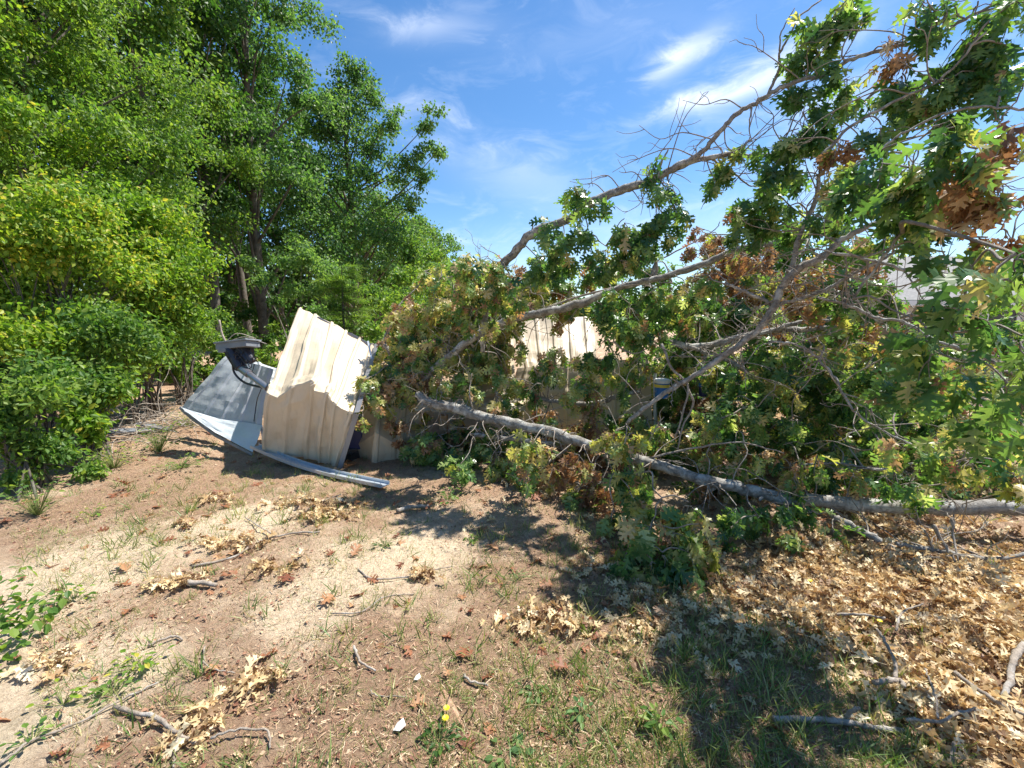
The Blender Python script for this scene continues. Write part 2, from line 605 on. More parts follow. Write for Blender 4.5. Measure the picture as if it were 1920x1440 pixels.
OAK = oak_template()
OAKD = (OAK[0] * np.array([0.62, 1.0]), OAK[1])
OVATE = (np.array([(0, 0), (0.26, 0.28), (0.26, 0.62), (0, 1), (-0.26, 0.62), (-0.26, 0.28)]), [[0, 1, 2, 3], [0, 3, 4, 5]])
LOBED = (np.array([(0, 0), (0.42, 0.22), (0.16, 0.42), (0.36, 0.72), (0.0, 1.0), (-0.36, 0.72), (-0.16, 0.42), (-0.42, 0.22), (0, 0.4)]),
         [[0, 1, 2, 8], [8, 2, 3, 4], [8, 4, 5, 6], [0, 8, 6, 7]])
DIAM = (np.array([(0, 0), (0.34, 0.5), (0, 1), (-0.34, 0.5)]), [[0, 1, 2, 3]])
BLADE = (np.array([(-0.028, 0), (0.028, 0), (0.022, 0.5), (-0.022, 0.5), (0, 1)]), [[0, 1, 2, 3], [3, 2, 4]])
SLIVER = (np.array([(-0.035, 0), (0.035, 0), (0.03, 0.5), (0.01, 1), (-0.01, 1), (-0.03, 0.5)]), [[0, 1, 2, 5], [5, 2, 3, 4]])


def nrm(v):
    return v / (np.linalg.norm(v, axis=1)[:, None] + 1e-9)


def leaves(mb, tmpl, pos, D, N, size, bend=0.2, cup=0.2, rnd=None, curl=0.0):
    pos = np.asarray(pos, float)
    n = len(pos)
    if n == 0:
        return
    tp, tf = tmpl
    D = nrm(D)
    N = nrm(N - D * np.sum(N * D, 1)[:, None])
    Sd = np.cross(D, N)
    size = np.broadcast_to(size, (n,)).astype(float)
    bend = np.broadcast_to(bend, (n,)).astype(float)
    cup = np.broadcast_to(cup, (n,)).astype(float)
    if rnd is None:
        rnd = RG.random(n)
    x, y = tp[:, 0][None], tp[:, 1][None]
    z = -bend[:, None] * y * np.abs(y) + cup[:, None] * np.abs(x)
    if curl:
        z = z + curl * np.sin(y * 6 + rnd[:, None] * 20) * (np.abs(x) + 0.05)
    V = pos[:, None, :] + size[:, None, None] * (x[..., None] * Sd[:, None] + (y[..., None] + 0 * z[..., None]) * D[:, None] + z[..., None] * N[:, None])
    k = len(tp)
    V = V.reshape(-1, 3)
    Lt = np.concatenate([np.array(f) for f in tf])
    Tt = np.array([len(f) for f in tf])
    L = (Lt[None] + (np.arange(n) * k)[:, None]).ravel()
    T = np.tile(Tt, n)
    mb.add_np(V, L, T, np.repeat(rnd, k))


def randdir(n):
    return nrm(RG.standard_normal((n, 3)))


def clump(mb, c, r, n, tmpl, size, droop=0.5, shell=0.55, bias=0.0, rnd_shift=0.0):
    """leaves spread through an uneven ellipsoid"""
    c = np.array(c, float)
    r = np.array(r, float) * np.ones(3)
    d = randdir(n)
    q = RG.random(n) ** (1 / 3)
    q = shell + (1 - shell) * q if shell > 0.9 else np.where(RG.random(n) < shell, 0.75 + 0.3 * RG.random(n), q)
    pos = c + RG.standard_normal((n, 3)) * r * 0.5
    pos = pos + np.sin(pos[:, [1, 2, 0]] * 5.1 + 1) * 0.12 * r
    D = d * 0.7 + randdir(n) * 0.8 - np.array([0, 0, droop])
    N = np.array([0.25, -0.15, 0.6]) + d * 0.4 + randdir(n) * 0.95
    rnd = np.clip(0.45 + 0.22 * RG.standard_normal(n) + rnd_shift + 0.12 * d[:, 2], 0, 1)
    leaves(mb, tmpl, pos, D, N, size * (0.6 + 0.7 * RG.random(n)), 0.25, 0.15, rnd)


# ------------------------------------------------------------------ ground
def build_ground():
    def axis(lo, hi, a, b, step, ext):
        core = np.arange(a, b, step)
        out = [core]
        s, x = step, a
        left = []
        while x > lo:
            s *= 1.25
            x -= s
            left.append(x)
        s, x = step, b
        right = []
        while x < hi:
            s *= 1.25
            x += s
            right.append(x)
        return np.array(left[::-1] + list(core) + right)
    xs = axis(-700, 700, -6, 6, 0.045, 0)
    ys = axis(-60, 1400, 0.6, 8, 0.045, 0)
    X, Y = np.meshgrid(xs, ys)
    Z = gz(X, Y)
    near = (np.abs(X) < 7) & (Y < 9) & (Y > 0)
    Z = Z + near * RG.standard_normal(X.shape) * 0.006
    V = np.stack([X, Y, Z], -1).reshape(-1, 3)
    w = len(xs)
    i = (np.arange(len(ys) - 1)[:, None] * w + np.arange(w - 1)[None]).ravel()
    Fq = np.stack([i, i + 1, i + w + 1, i + w], -1)
    mb = MB()
    mb.add_np(V, Fq.ravel(), np.full(len(Fq), 4), np.full(len(V), .5))
    o = mb.build('ground', 'ground', smooth=True)
    tag(o, 'sandy ground with reddish thatch and bare pale patches', 'ground', kind='structure')


build_ground()

# ------------------------------------------------------------------ woodland


def trunk_and_limbs(root, base, top, r0, ends, mat='bark_tree', name='trunk', lean=None, knee=0.25):
    mb = MB()
    base, top = Vector(base), Vector(top)
    mid = base.lerp(top, 0.5) + Vector((random.uniform(-.15, .15), random.uniform(-.15, .15), 0)) * (top - base).length * 0.12
    tr = spline([base - Vector((0, 0, 0.1)), mid, top], 10)
    mb.tube(tr, np.linspace(r0, r0 * 0.18, len(tr)), 9, knob=0.05)
    for e in ends:
        e = Vector(e)
        # leave the trunk below the clump
        t = max(0.12, min(0.93, ((e.z - base.z) / max(0.1, top.z - base.z)) - random.uniform(0.08, 0.2)))
        k = int(t * (len(tr) - 1))
        s = Vector(tr[k])
        m = s.lerp(e, 0.55) + Vector((0, 0, (e - s).length * random.uniform(-0.08, 0.1)))
        sp = spline([s, m, e], 5)
        rr = r0 * (1 - 0.8 * t) * 0.42
        mb.tube(sp, np.linspace(rr, max(0.006, rr * 0.2), len(sp)), 5, cap=False)
    return mb.build(name, mat, root, smooth=True)


def make_tree(name, label, cat, base, H, rw, z0, mat, leaf, ncl, nper, tmpl=DIAM, r0=None, group=None, profile=None, extra=(), lean=(0, 0), csize=0.75, shift=0, facing=True, droop=0.3):
    base = Vector(base)
    root = empty(name, base, label, cat, group)
    top = base + Vector((lean[0], lean[1], H))
    ends = []
    mb = MB()
    for i in range(ncl):
        t = (i + random.random()) / ncl
        z = z0 + (H - z0) * t
        w = rw * (profile(t) if profile else math.sin(math.pi * min(1, 0.18 + 0.8 * t)) ** 0.8)
        a = i * 2.399 + random.uniform(-.4, .4)
        rr = w * math.sqrt(random.uniform(0.15, 1.0))
        ax = lean[0] * z / H
        ay = lean[1] * z / H
        c = base + Vector((ax + rr * math.cos(a), ay + rr * math.sin(a), z))
        s = csize * random.uniform(0.65, 1.35)
        ends.append(c)
        # a clump is made of several tufts
        k = 5
        for j in range(k):
            o = Vector((random.gauss(0, .5), random.gauss(0, .5), random.gauss(0, .32))) * s
            clump(mb, c + o, (s * 0.5, s * 0.5, s * 0.33), nper // k, tmpl, leaf, droop, 0.3, rnd_shift=shift + random.uniform(-.15, .15))
    for (c, s, m) in extra:
        ends.append(Vector(c))
        for j in range(6):
            o = Vector((random.gauss(0, .5), random.gauss(0, .4), random.gauss(0, .4))) * s
            clump(mb, Vector(c) + o, (s * 0.5, s * 0.5, s * 0.4), m // 6, tmpl, leaf, droop, 0.3, rnd_shift=shift + random.uniform(-.15, .15))
    mb.build('crown', mat, root)
    trunk_and_limbs(root, base, top, r0 or H * 0.011, ends)
    return root


def gx(px, Y):
    return (px - 960) / F / 0.985 * Y


def at(px, Y, dy=0):
    x = gx(px, Y)
    return Vector((x, Y, float(gz(x, Y))))


cone = lambda t: 1.05 - 0.85 * t
TREES = [
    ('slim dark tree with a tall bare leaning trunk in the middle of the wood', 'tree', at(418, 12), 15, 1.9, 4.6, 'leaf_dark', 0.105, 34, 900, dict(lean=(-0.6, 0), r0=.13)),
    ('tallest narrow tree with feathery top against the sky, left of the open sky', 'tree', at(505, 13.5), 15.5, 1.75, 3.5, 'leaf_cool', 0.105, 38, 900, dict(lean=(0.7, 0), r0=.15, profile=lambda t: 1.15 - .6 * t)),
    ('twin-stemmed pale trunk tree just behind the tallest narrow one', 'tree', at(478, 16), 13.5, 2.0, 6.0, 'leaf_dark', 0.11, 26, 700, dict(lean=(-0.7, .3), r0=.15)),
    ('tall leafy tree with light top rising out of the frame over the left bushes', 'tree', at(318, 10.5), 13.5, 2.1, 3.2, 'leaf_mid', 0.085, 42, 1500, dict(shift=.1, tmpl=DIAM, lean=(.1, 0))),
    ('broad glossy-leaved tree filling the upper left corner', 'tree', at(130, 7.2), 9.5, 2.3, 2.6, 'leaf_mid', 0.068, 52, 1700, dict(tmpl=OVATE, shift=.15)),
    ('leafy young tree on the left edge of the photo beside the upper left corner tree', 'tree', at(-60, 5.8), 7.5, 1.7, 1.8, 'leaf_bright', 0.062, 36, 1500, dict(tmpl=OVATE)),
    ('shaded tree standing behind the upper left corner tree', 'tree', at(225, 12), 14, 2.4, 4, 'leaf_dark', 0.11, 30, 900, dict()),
]
for (lb, ct, b, H, rw, z0, mt, lf, nc, npr, kw) in TREES:
    make_tree('broadleaf_tree', lb, ct, b, H, rw, z0, mt, lf, nc, npr, group='trees of the wood on the left', **kw)

# the wide tree whose limbs reach out over the sky at the right end of the wood
c0 = at(668, 16)
ex = [(P(650, 130, 16), .55, 700), (P(640, 180, 16), .7, 900), (P(700, 190, 16), .6, 800), (P(735, 225, 16), .5, 700), (P(620, 240, 16), .9, 1100), (P(700, 280, 15.5), .9, 1100),
      (P(800, 235, 15.5), .45, 700), (P(815, 290, 15.5), .45, 600), (P(775, 300, 15.5), .5, 700), (P(745, 330, 15.5), .6, 800), (P(790, 340, 15.5), .4, 400), (P(760, 390, 15.5), .5, 600), (P(570, 300, 15), .8, 900), (P(600, 370, 15), .9, 1100),
      (P(660, 350, 15), 1.0, 1300), (P(720, 430, 15), .9, 1200), (P(640, 440, 14.5), 1.0, 1300), (P(750, 470, 15), .8, 1000), (P(690, 500, 14.5), .9, 1100), (P(600, 470, 14), .8, 1000), (P(560, 210, 16), .6, 600)]
make_tree('broadleaf_tree', 'wide tree at the right end of the wood with limbs reaching into the sky', 'tree', c0, 10, 2.4, 2.5, 'leaf_cool', 0.105, 22, 800, extra=ex, group='trees of the wood on the left', r0=.2, profile=cone)
make_tree('broadleaf_tree', 'rounded tree lower right in the wood next to open sky', 'tree', at(745, 19), 6.3, 2.0, 0.6, 'leaf_mid', 0.11, 26, 900, group='trees of the wood on the left', shift=.1)
make_tree('broadleaf_tree', 'hazy small tree beyond the rounded one where the wood meets the sky', 'tree', at(800, 27), 7.6, 2.2, 0.5, 'leaf_cool', 0.15, 22, 600, group='trees of the wood on the left', shift=.15)
make_tree('broadleaf_tree', 'last far tree of the wood above the oak leaves', 'tree', at(840, 38), 8.6, 2.4, 0.5, 'leaf_cool', 0.2, 18, 450, group='trees of the wood on the left', shift=.1)
BACK = [(265, 19, 13), (345, 21, 12), (395, 24, 12), (450, 22, 13), (540, 24, 14), (600, 25, 11), (655, 27, 9.5), (710, 30, 8.5), (120, 13, 13), (20, 10, 11)]
bl = ['shadowy tree deep in the wood behind the left bushes', 'shadowy tree deep in the wood left of the slim dark trunk', 'dim far trunk seen in the dark gap of the wood', 'dim tree in the dark gap right of the slim dark trunk',
      'far tree behind the tallest narrow tree', 'far tree behind the left half of the wide tree', 'far tree behind the trunk of the wide tree', 'far tree behind the rounded tree', 'tree behind the upper left corner tree near the frame edge',
      'tree at the left frame edge behind the young one']
proto = make_tree('broadleaf_tree', bl[0], 'tree', at(265, 19), 13, 2.7, 2.2, 'leaf_dark', 0.17, 34, 420, group='trees of the wood on the left')


def copy_tree(o, parent=None):
    c = o.copy()
    COL.objects.link(c)
    c.parent = parent
    for ch in list(o.children):
        copy_tree(ch, c)
    return c


for i, (px, Y, H) in enumerate(BACK[1:], 1):
    c = copy_tree(proto)
    c.location = at(px, Y)
    s = H / 13
    c.scale = (s, s, s)
    c.rotation_euler.z = i * 1.7
    c['label'] = bl[i]

# understory


def make_shrub(name, label, blobs, mat, leaf, dens, tmpl=OVATE, base=None, shift=0, group='bushes along the edge of the wood', cat='bush', droop=0.35, stems=True):
    base = Vector(base)
    root = empty(name, base, label, cat, group)
    mb, st = MB(), MB()
    for (c, r) in blobs:
        c = Vector(c)
        n = int(dens * r * r)
        k = max(3, int(7 * r))
        for j in range(k):
            d = Vector((random.gauss(0, 1), random.gauss(0, 1), random.gauss(0, .9))).normalized() * r * random.uniform(.35, .85)
            s = r * random.uniform(.25, .5)
            clump(mb, c + d, (s, s, s * .7), n // k, tmpl, leaf, droop, 0.45, rnd_shift=shift + random.uniform(-.18, .18))
            if stems:
                sp = spline([base + Vector((random.gauss(0, .12), random.gauss(0, .12), -.02)), base.lerp(c, .5) + Vector((0, 0, r * .2)), c + d], 4)
                st.tube(sp, np.linspace(.014, .004, len(sp)), 4, cap=False)
    mb.build('foliage', mat, root)
    if stems:
        st.build('stems', 'bark_tree', root, smooth=True)
    return root


make_shrub('shrub', 'tall yellow-green bush at the left edge at eye height', [(P(40, 430, 5.3), .75), (P(130, 420, 5.5), .7), (P(60, 560, 4.8), .75), (P(190, 480, 5.6), .7)], 'leaf_bright', .06, 6000, OVATE, at(60, 5.2), .1)
make_shrub('shrub', 'yellow-green bush whose rounded shoulder stands in front of the slim dark trunk', [(P(260, 400, 7), .8), (P(300, 460, 7), .9), (P(230, 540, 6.5), .9), (P(330, 540, 7.2), .8), (P(270, 620, 7), .8)], 'leaf_bright', .066, 5600, OVATE, at(280, 7), .08)
make_shrub('shrub', 'mid green bush below the rounded yellow-green shoulder beside the black mount', [(P(350, 600, 8), .65), (P(300, 660, 7.5), .65), (P(380, 640, 8.5), .6), (P(330, 700, 8), .5), (P(390, 590, 8.8), .5)], 'leaf_mid', .066, 4600, OVATE, at(340, 8), .15)
make_shrub('shrub', 'dark lower bush in the middle of the left bank', [(P(150, 660, 5), .7), (P(230, 690, 5.6), .65), (P(110, 740, 4.6), .5), (P(190, 600, 5.4), .7)], 'leaf_mid', .06, 5600, OVATE, at(150, 5), .08)
make_shrub('shrub', 'low leafy bush on the left edge above bare ground', [(P(20, 720, 4.1), .55), (P(60, 800, 4.0), .48), (P(10, 860, 3.75), .42), (P(110, 850, 4.1), .35), (P(-40, 780, 3.7), .5)], 'leaf_mid', .055, 6500, OVATE, at(30, 3.9), .12)
make_shrub('shrub', 'low bright bush beside the brush pile', [(P(180, 770, 4.7), .42), (P(150, 830, 4.45), .36), (P(220, 740, 5.2), .4)], 'leaf_bright', .07, 4200, OVATE, at(160, 4.6), 0)
make_shrub('shrub', 'pale green bush between the tall trunks and the upright beige sheet', [(P(560, 500, 11), .8), (P(610, 520, 11), .8), (P(520, 540, 11), .55), (P(570, 590, 10), .6), (P(480, 490, 12), .5)], 'leaf_cool', .085, 2600, OVATE, at(570, 11), .25)
make_shrub('shrub', 'small green bush behind the upright beige sheet next to the cedar', [(P(720, 560, 11), .8), (P(770, 600, 10), .7), (P(740, 520, 12), .7), (P(800, 560, 12), .6)], 'leaf_mid', .09, 2600, OVATE, at(740, 11), .2)
make_shrub('shrub', 'thin green shrub between the black mount and the upright beige sheet', [(P(500, 660, 8), .35), (P(520, 690, 7.5), .3), (P(495, 720, 7), .25)], 'leaf_mid', .06, 3600, OVATE, at(505, 7.5), .3)
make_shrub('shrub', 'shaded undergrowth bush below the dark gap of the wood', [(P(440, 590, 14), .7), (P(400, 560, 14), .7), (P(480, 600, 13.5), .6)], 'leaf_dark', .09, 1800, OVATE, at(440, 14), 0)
make_shrub('shrub', 'leafy bush behind the oak leaves at the right end of the wood', [(P(830, 530, 14), 1.0), (P(870, 560, 14), .8), (P(790, 490, 15), 1.0)], 'leaf_mid', .1, 2200, OVATE, at(830, 14), .2)


for (lb, bl_, mt, dn_, ba) in [
    ('bush closing the view at the left frame edge below eye height', [(P(-30, 640, 5.6), .8), (P(30, 660, 5.8), .7), (P(80, 640, 6), .7), (P(-10, 560, 6), .8)], 'leaf_mid', 3000, (0, 5.7)),
    ('green bush in the middle of the left bank above the brush pile', [(P(240, 650, 6.5), .6), (P(290, 600, 7.5), .7), (P(200, 640, 6), .6)], 'leaf_bright', 3000, (240, 6.6)),
    ('low green growth at the foot of the wood behind the brush pile', [(P(370, 690, 9.5), .45), (P(410, 690, 10), .45), (P(330, 710, 9), .4), (P(390, 660, 10), .5), (P(450, 670, 10), .5), (P(350, 660, 9.5), .5), (P(430, 700, 9.5), .4), (P(480, 690, 10), .5), (P(300, 690, 8.5), .45)], 'leaf_mid', 3000, (390, 9.8)),
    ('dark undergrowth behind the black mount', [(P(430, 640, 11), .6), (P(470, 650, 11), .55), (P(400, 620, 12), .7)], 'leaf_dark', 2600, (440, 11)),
    ('mid green undergrowth behind the top of the upright beige sheet', [(P(620, 610, 12), .7), (P(560, 620, 12), .7), (P(680, 620, 12), .7), (P(520, 620, 13), .6)], 'leaf_mid', 2300, (610, 12)),
    ('green thicket behind the withered leaves left of the highest limb', [(P(760, 640, 9), .8), (P(820, 630, 9), .8), (P(880, 650, 9), .7), (P(700, 650, 9), .7), (P(850, 590, 10), .7), (P(790, 590, 10), .7)], 'leaf_mid', 2300, (790, 9.5)),
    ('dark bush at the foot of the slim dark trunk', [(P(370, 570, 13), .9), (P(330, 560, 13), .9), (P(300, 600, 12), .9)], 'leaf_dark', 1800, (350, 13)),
    ('low thicket beyond the shed behind the level double limb', [(P(1260, 620, 9), .7), (P(1340, 615, 9), .8), (P(1420, 620, 9), .8), (P(1500, 620, 9), .8)], 'leaf_dark', 2200, (1380, 9.2)),
    ('dark weedy bush behind the blue bucket and the end of the shed', [(P(1250, 690, 7), .5), (P(1320, 680, 7.2), .55), (P(1200, 650, 7.4), .5), (P(1380, 690, 7), .5), (P(1290, 740, 6.6), .3)], 'leaf_dark', 2800, (1290, 7)),
    ('low thicket in front of the house wall', [(P(1580, 620, 9.5), .8), (P(1660, 690, 9), .7), (P(1740, 680, 9), .7), (P(1560, 660, 9), .7)], 'leaf_mid', 2200, (1640, 9.4)),
    ('thicket behind the right end of the house wall', [(P(1800, 650, 9), .9), (P(1880, 640, 9), .9), (P(1940, 640, 9), .9)], 'leaf_mid', 2000, (1860, 9.4))]:
    make_shrub('shrub', lb, bl_, mt, .085, dn_, OVATE, at(*ba), .1)
mw = MB()
for i in range(130):
    x = RG.uniform(-60, -3)
    y = RG.uniform(33, 46)
    h = RG.uniform(4, 7.5) * (1 if x < -14 else .72)
    clump(mw, (x, y, h * .5), (2.6, 2, h * .55), 300, DIAM, .5, .2, .6)
tag(mw.build('wood_interior', 'leaf_dark'), 'dense far part of the wood seen between the trunks', 'woods', kind='stuff')


def cedar():
    base = at(650, 9.5)
    root = empty('cedar_sapling', base, 'feathery conifer sapling with flat sprays behind the upright beige sheet', 'tree')
    mb, st = MB(), MB()
    top = P(640, 500, 9.5)
    st.tube([base, top], [.05, .008], 6)
    for i in range(46):
        t = random.uniform(.12, 1)
        s = base.lerp(top, t)
        a = random.uniform(0, 6.28)
        ln = (1.15 - .85 * t) * random.uniform(.8, 1.2)
        e = s + Vector((math.cos(a) * ln, math.sin(a) * ln, -.05 + .12 * ln))
        st.tube([s, e], [.01, .003], 4, cap=False)
        n = 210
        u = RG.random(n)
        pos = np.array(s)[None] * (1 - u[:, None]) + np.array(e)[None] * u[:, None] + RG.standard_normal((n, 3)) * np.array([.07, .07, .02])
        D = np.array(e - s)[None] + RG.standard_normal((n, 3)) * .5 * ln
        leaves(mb, SLIVER, pos, D, np.tile([0, 0, 1.0], (n, 1)) + randdir(n) * .3, .14, .1, 0, np.clip(.6 + .25 * RG.standard_normal(n), 0, 1))
    mb.build('foliage', 'leaf_mid', root)
    st.build('trunk', 'bark_tree', root)


cedar()

# far wood beyond the lot and the house
mb = MB()
for i in range(150):
    x = RG.uniform(-10, 190)
    y = RG.uniform(95, 120)
    h = RG.uniform(5, 9)
    clump(mb, (x, y, h * .5), (5, 3, h * .6), 160, DIAM, 1.3, .2, .6)
tag(mb.build('far_woods', 'leaf_dark'), 'low distant line of woods at the horizon', 'woods', kind='stuff')


def house():
    Y0, Y1 = 12.5, 19
    x0, x1 = gx(1648, 12.5), 24.0
    root = empty('house', (x0, Y0, 0), 'beige lap-sided house with grey shingle roof behind the fallen oak at the right', 'house')
    w = MB()
    ze = 2.25
    # lapped boards as real steps
    nb = 12
    for (ax, ay, bx, by, nx, ny) in ((x0, Y0, x1, Y0, 0, -1), (x0, Y1, x0, Y0, -1, 0)):
        for k in range(nb):
            za, zb = k * ze / nb, (k + 1) * ze / nb
            V = [(ax + nx * .022, ay + ny * .022, za), (bx + nx * .022, by + ny * .022, za), (bx, by, zb), (ax, ay, zb), (ax, ay, za), (bx, by, za)]
            w.add(V, [(0, 1, 2, 3), (4, 5, 1, 0)])
    ym = (Y0 + Y1) / 2
    zr = 3.75
    w.add([(x0, Y0, ze), (x0, Y1, ze), (x0, ym, zr)], [(0, 2, 1)])
    w.add([(x1, Y0, 0), (x1, Y1, 0), (x1, Y1, ze), (x1, Y0, ze)], [(0, 1, 2, 3)])
    w.add([(x0, Y1, 0), (x1, Y1, 0), (x1, Y1, ze), (x0, Y1, ze)], [(0, 1, 2, 3)])
    w.build('wall', 'siding', root)
    r = MB()
    o = .35
    for s, ya in ((-1, Y0 - o), (1, Y1 + o)):
        zl = ze - o * (zr - ze) / (ym - Y0)
        r.hexa([(x0 - o, ya, zl), (x1, ya, zl), (x1, ym, zr + .02), (x0 - o, ym, zr + .02), (x0 - o, ya, zl + .06), (x1, ya, zl + .06), (x1, ym, zr + .08), (x0 - o, ym, zr + .08)])
    r.build('roof', 'shingle', root)
    t = MB()
    zl = ze - o * (zr - ze) / (ym - Y0)
    t.box(((x0 + x1) / 2 - o / 2, Y0 - o - .015, zl - .03), x1 - x0 + o, .02, .14)
    t.build('fascia', 'white', root)
    for wx in (x0 + 3.2, x0 + 7):
        f = MB()
        for (dx, dz, sx, sz) in ((-.45, 0, .08, 1.18), (.45, 0, .08, 1.18), (0, .55, .82, .08), (0, -.55, .82, .08), (0, 0, .82, .05)):
            f.box((wx + dx, Y0 - .04, 1.35 + dz), sx, .06, sz)
        fo = f.build('window', 'white', root)
        g = MB()
        g.box((wx, Y0 - .03, 1.35), .82, .02, 1.02)
        g.build('pane', 'black', fo)


house()

# ------------------------------------------------------------------ crushed metal shed


def sheet(rows, ribs, nu=90, nv=40, rib_h=.018, rib_w=.03, crumple=.0, cell=6, seed=1):
    """ribbed sheet metal through rows of control points, first row the bottom"""
    Rr = np.array([[list(p) for p in r] for r in rows], float)
    nr, nc = Rr.shape[:2]
    u = np.linspace(0, 1, nu)
    # force samples at ribs
    v = np.linspace(0, 1, nv)
    tu, tv = np.linspace(0, 1, nc), np.linspace(0, 1, nr)
    A = np.stack([[np.interp(u, tu, Rr[i, :, k]) for k in range(3)] for i in range(nr)])  # nr,3,nu
    Gd = np.zeros((nv, nu, 3))
    for k in range(3):
        for j in range(nu):
            Gd[:, j, k] = np.interp(v, tv, A[:, k, j])
    du = np.gradient(Gd, axis=1)
    dv = np.gradient(Gd, axis=0)
    N = np.cross(du, dv)
    N /= np.linalg.norm(N, axis=2)[..., None] + 1e-9
    # keep the normals towards the viewer side
    wid = np.linalg.norm(Rr[0, -1] - Rr[0, 0])
    h = np.zeros(nu)
    for c in ribs:
        t = np.abs(u - c) * wid
        h = np.maximum(h, np.clip((rib_w - t) / (rib_w * .5), 0, 1))
    # minor striations between ribs
    h = h * rib_h + 0.0008 * (np.sin(u * wid / .06 * 6.28) > .8)
    H = np.tile(h[None], (nv, 1))
    rs = np.random.default_rng(seed)
    if crumple:
        for cl, am in ((cell, 1), (cell * 2, .45)):
            g = rs.standard_normal((cl + 1, cl + 1)) * crumple * am
            gu, gv = np.linspace(0, 1, cl + 1), np.linspace(0, 1, cl + 1)
            t1 = np.stack([np.interp(u, gu, g[i]) for i in range(cl + 1)])
            t2 = np.stack([np.interp(v, gv, t1[:, j]) for j in range(nu)], 1)
            H = H + t2
    Gd = Gd + N * H[..., None]
    V = Gd.reshape(-1, 3)
    i = (np.arange(nv - 1)[:, None] * nu + np.arange(nu - 1)[None]).ravel()
    Fq = np.stack([i, i + 1, i + nu + 1, i + nu], -1)
    mb = MB()
    mb.add_np(V, Fq.ravel(), np.full(len(Fq), 4), np.full(len(V), .5))
    return mb


def angle_trim(pts, w, t=.004, nrm_=Vector((0, -1, .2))):
    """an L-profile strip along points"""
    mb = MB()
    pts = [Vector(p) for p in pts]
    for a, b in zip(pts[:-1], pts[1:]):
        d = (b - a).normalized()
        s = d.cross(nrm_).normalized() * w
        nn = d.cross(s).normalized() * w * .8
        for q in (s, nn):
            e = q.normalized().cross(d).normalized() * t
            mb.hexa([a, b, b + q, a + q, a + e, b + e, b + q + e, a + q + e])
    return mb


shed = empty('metal_shed', at(600, 4.7), 'crushed beige ribbed metal shed flattened under the fallen oak', 'shed')
fold_y = 4.62
fold = [(498, 736, 4.62), (520, 746, 4.56), (556, 722, 4.53), (585, 714, 4.5), (589, 733, 4.47), (614, 737, 4.46), (620, 750, 4.46), (640, 766, 4.45), (664, 776, 4.45)]
bot = [(492, 850, 4.78), (510, 853, 4.76), (540, 856, 4.73), (560, 858, 4.7), (585, 861, 4.67), (600, 866, 4.65), (612, 872, 4.63), (621, 877, 4.6), (630, 882, 4.57)]
top = [(560, 577, 6.1), (576, 584, 6.1), (596, 593, 6.08), (612, 601, 6.06), (632, 611, 6.04), (650, 622, 6.0), (668, 632, 5.96), (685, 640, 5.92), (702, 648, 5.88)]
midr = []
for q in range(9):
    f_, b_ = P(*fold[q]), P(*bot[q])
    midr.append(f_.lerp(b_, .45) + Vector((0, .03 * math.sin(q * 2.1) - .02, 0)))
upr = []
for q in range(9):
    f_, t_ = P(*fold[q]), P(*top[q])
    upr.append(f_.lerp(t_, .12) + Vector((0, .035, .0)))
up2 = []
for q in range(9):
    f_, t_ = P(*fold[q]), P(*top[q])
    up2.append(f_.lerp(t_, .55) + Vector((0, 0, .03 * math.sin(q * 1.3))))
fp = sheet([[P(*q) for q in bot], midr, [P(*q) for q in fold], upr, up2, [P(*q) for q in top]],
           [.03, .22, .44, .62, .8, .97], nu=170, nv=110, crumple=.0125, cell=10, seed=4, rib_h=.024, rib_w=.024)
fp.build('wall_panel', 'beige', shed, solid=.003)['label'] = 'upright beige ribbed sheet, folded back at its top'
angle_trim([P(630, 884, 4.5), P(664, 774, 4.42), P(682, 712, 4.85), P(703, 645, 5.8)], .055).build('corner_trim', 'trim', shed)
angle_trim([P(596, 593, 6.02), P(633, 613, 6.0), P(637, 620, 5.98), P(658, 624, 5.95), P(690, 642, 5.88), P(703, 645, 5.84)], .045).build('top_trim', 'trim', shed)
sheet([[P(678, 868, 4.95), P(700, 884, 4.8), P(740, 870, 4.9), P(778, 852, 5.1)],
       [P(668, 835, 4.9), P(705, 812, 4.72), P(740, 832, 4.85), P(780, 815, 5.1)],
       [P(680, 765, 5.15), P(712, 760, 5.1), P(745, 765, 5.1), P(790, 768, 5.2)],
       [P(688, 720, 5.35), P(715, 715, 5.3), P(750, 715, 5.35), P(800, 722, 5.4)]], [.35, .75], crumple=.008, seed=3).build('wall_panel', 'beige', shed, solid=.003)['label'] = 'small buckled beige sheet right of the upright one'
sheet([[P(860, 735, 5.3), P(905, 745, 5.25), P(965, 740, 5.2)], [P(862, 690, 5.7), P(910, 690, 5.6), P(965, 690, 5.6)], [P(870, 640, 6.5), P(915, 632, 6.5), P(962, 625, 6.5)]],
      [.3, .7], crumple=.02, seed=5).build('roof_sheet', 'beige', shed, solid=.003)['label'] = 'sunlit crumpled sheet dappled with leaf shadow'
sheet([[P(980, 720, 5.7), P(1050, 725, 5.7), P(1120, 730, 5.8)], [P(968, 660, 6.05), P(1042, 660, 6.05), P(1118, 662, 6.1)], [P(958, 606, 6.6), P(1038, 596, 6.6), P(1112, 594, 6.7)]],
      [.1, .3, .5, .7, .9], crumple=.01, seed=6, nu=110).build('roof_sheet', 'beige', shed, solid=.003)['label'] = 'tilted ribbed sheet seen above the middle of the log'
sheet([[P(960, 800, 5.4), P(1080, 806, 5.5), P(1225, 808, 5.6)], [P(958, 730, 5.55), P(1080, 735, 5.6), P(1222, 738, 5.7)], [P(970, 690, 5.65), P(1080, 680, 5.7), P(1215, 672, 5.8)]],
      [.08, .25, .42, .58, .75, .92], crumple=.012, seed=7, nu=160).build('wall_panel', 'beige', shed, solid=.003)['label'] = 'long shaded wall sheet behind the middle of the log'
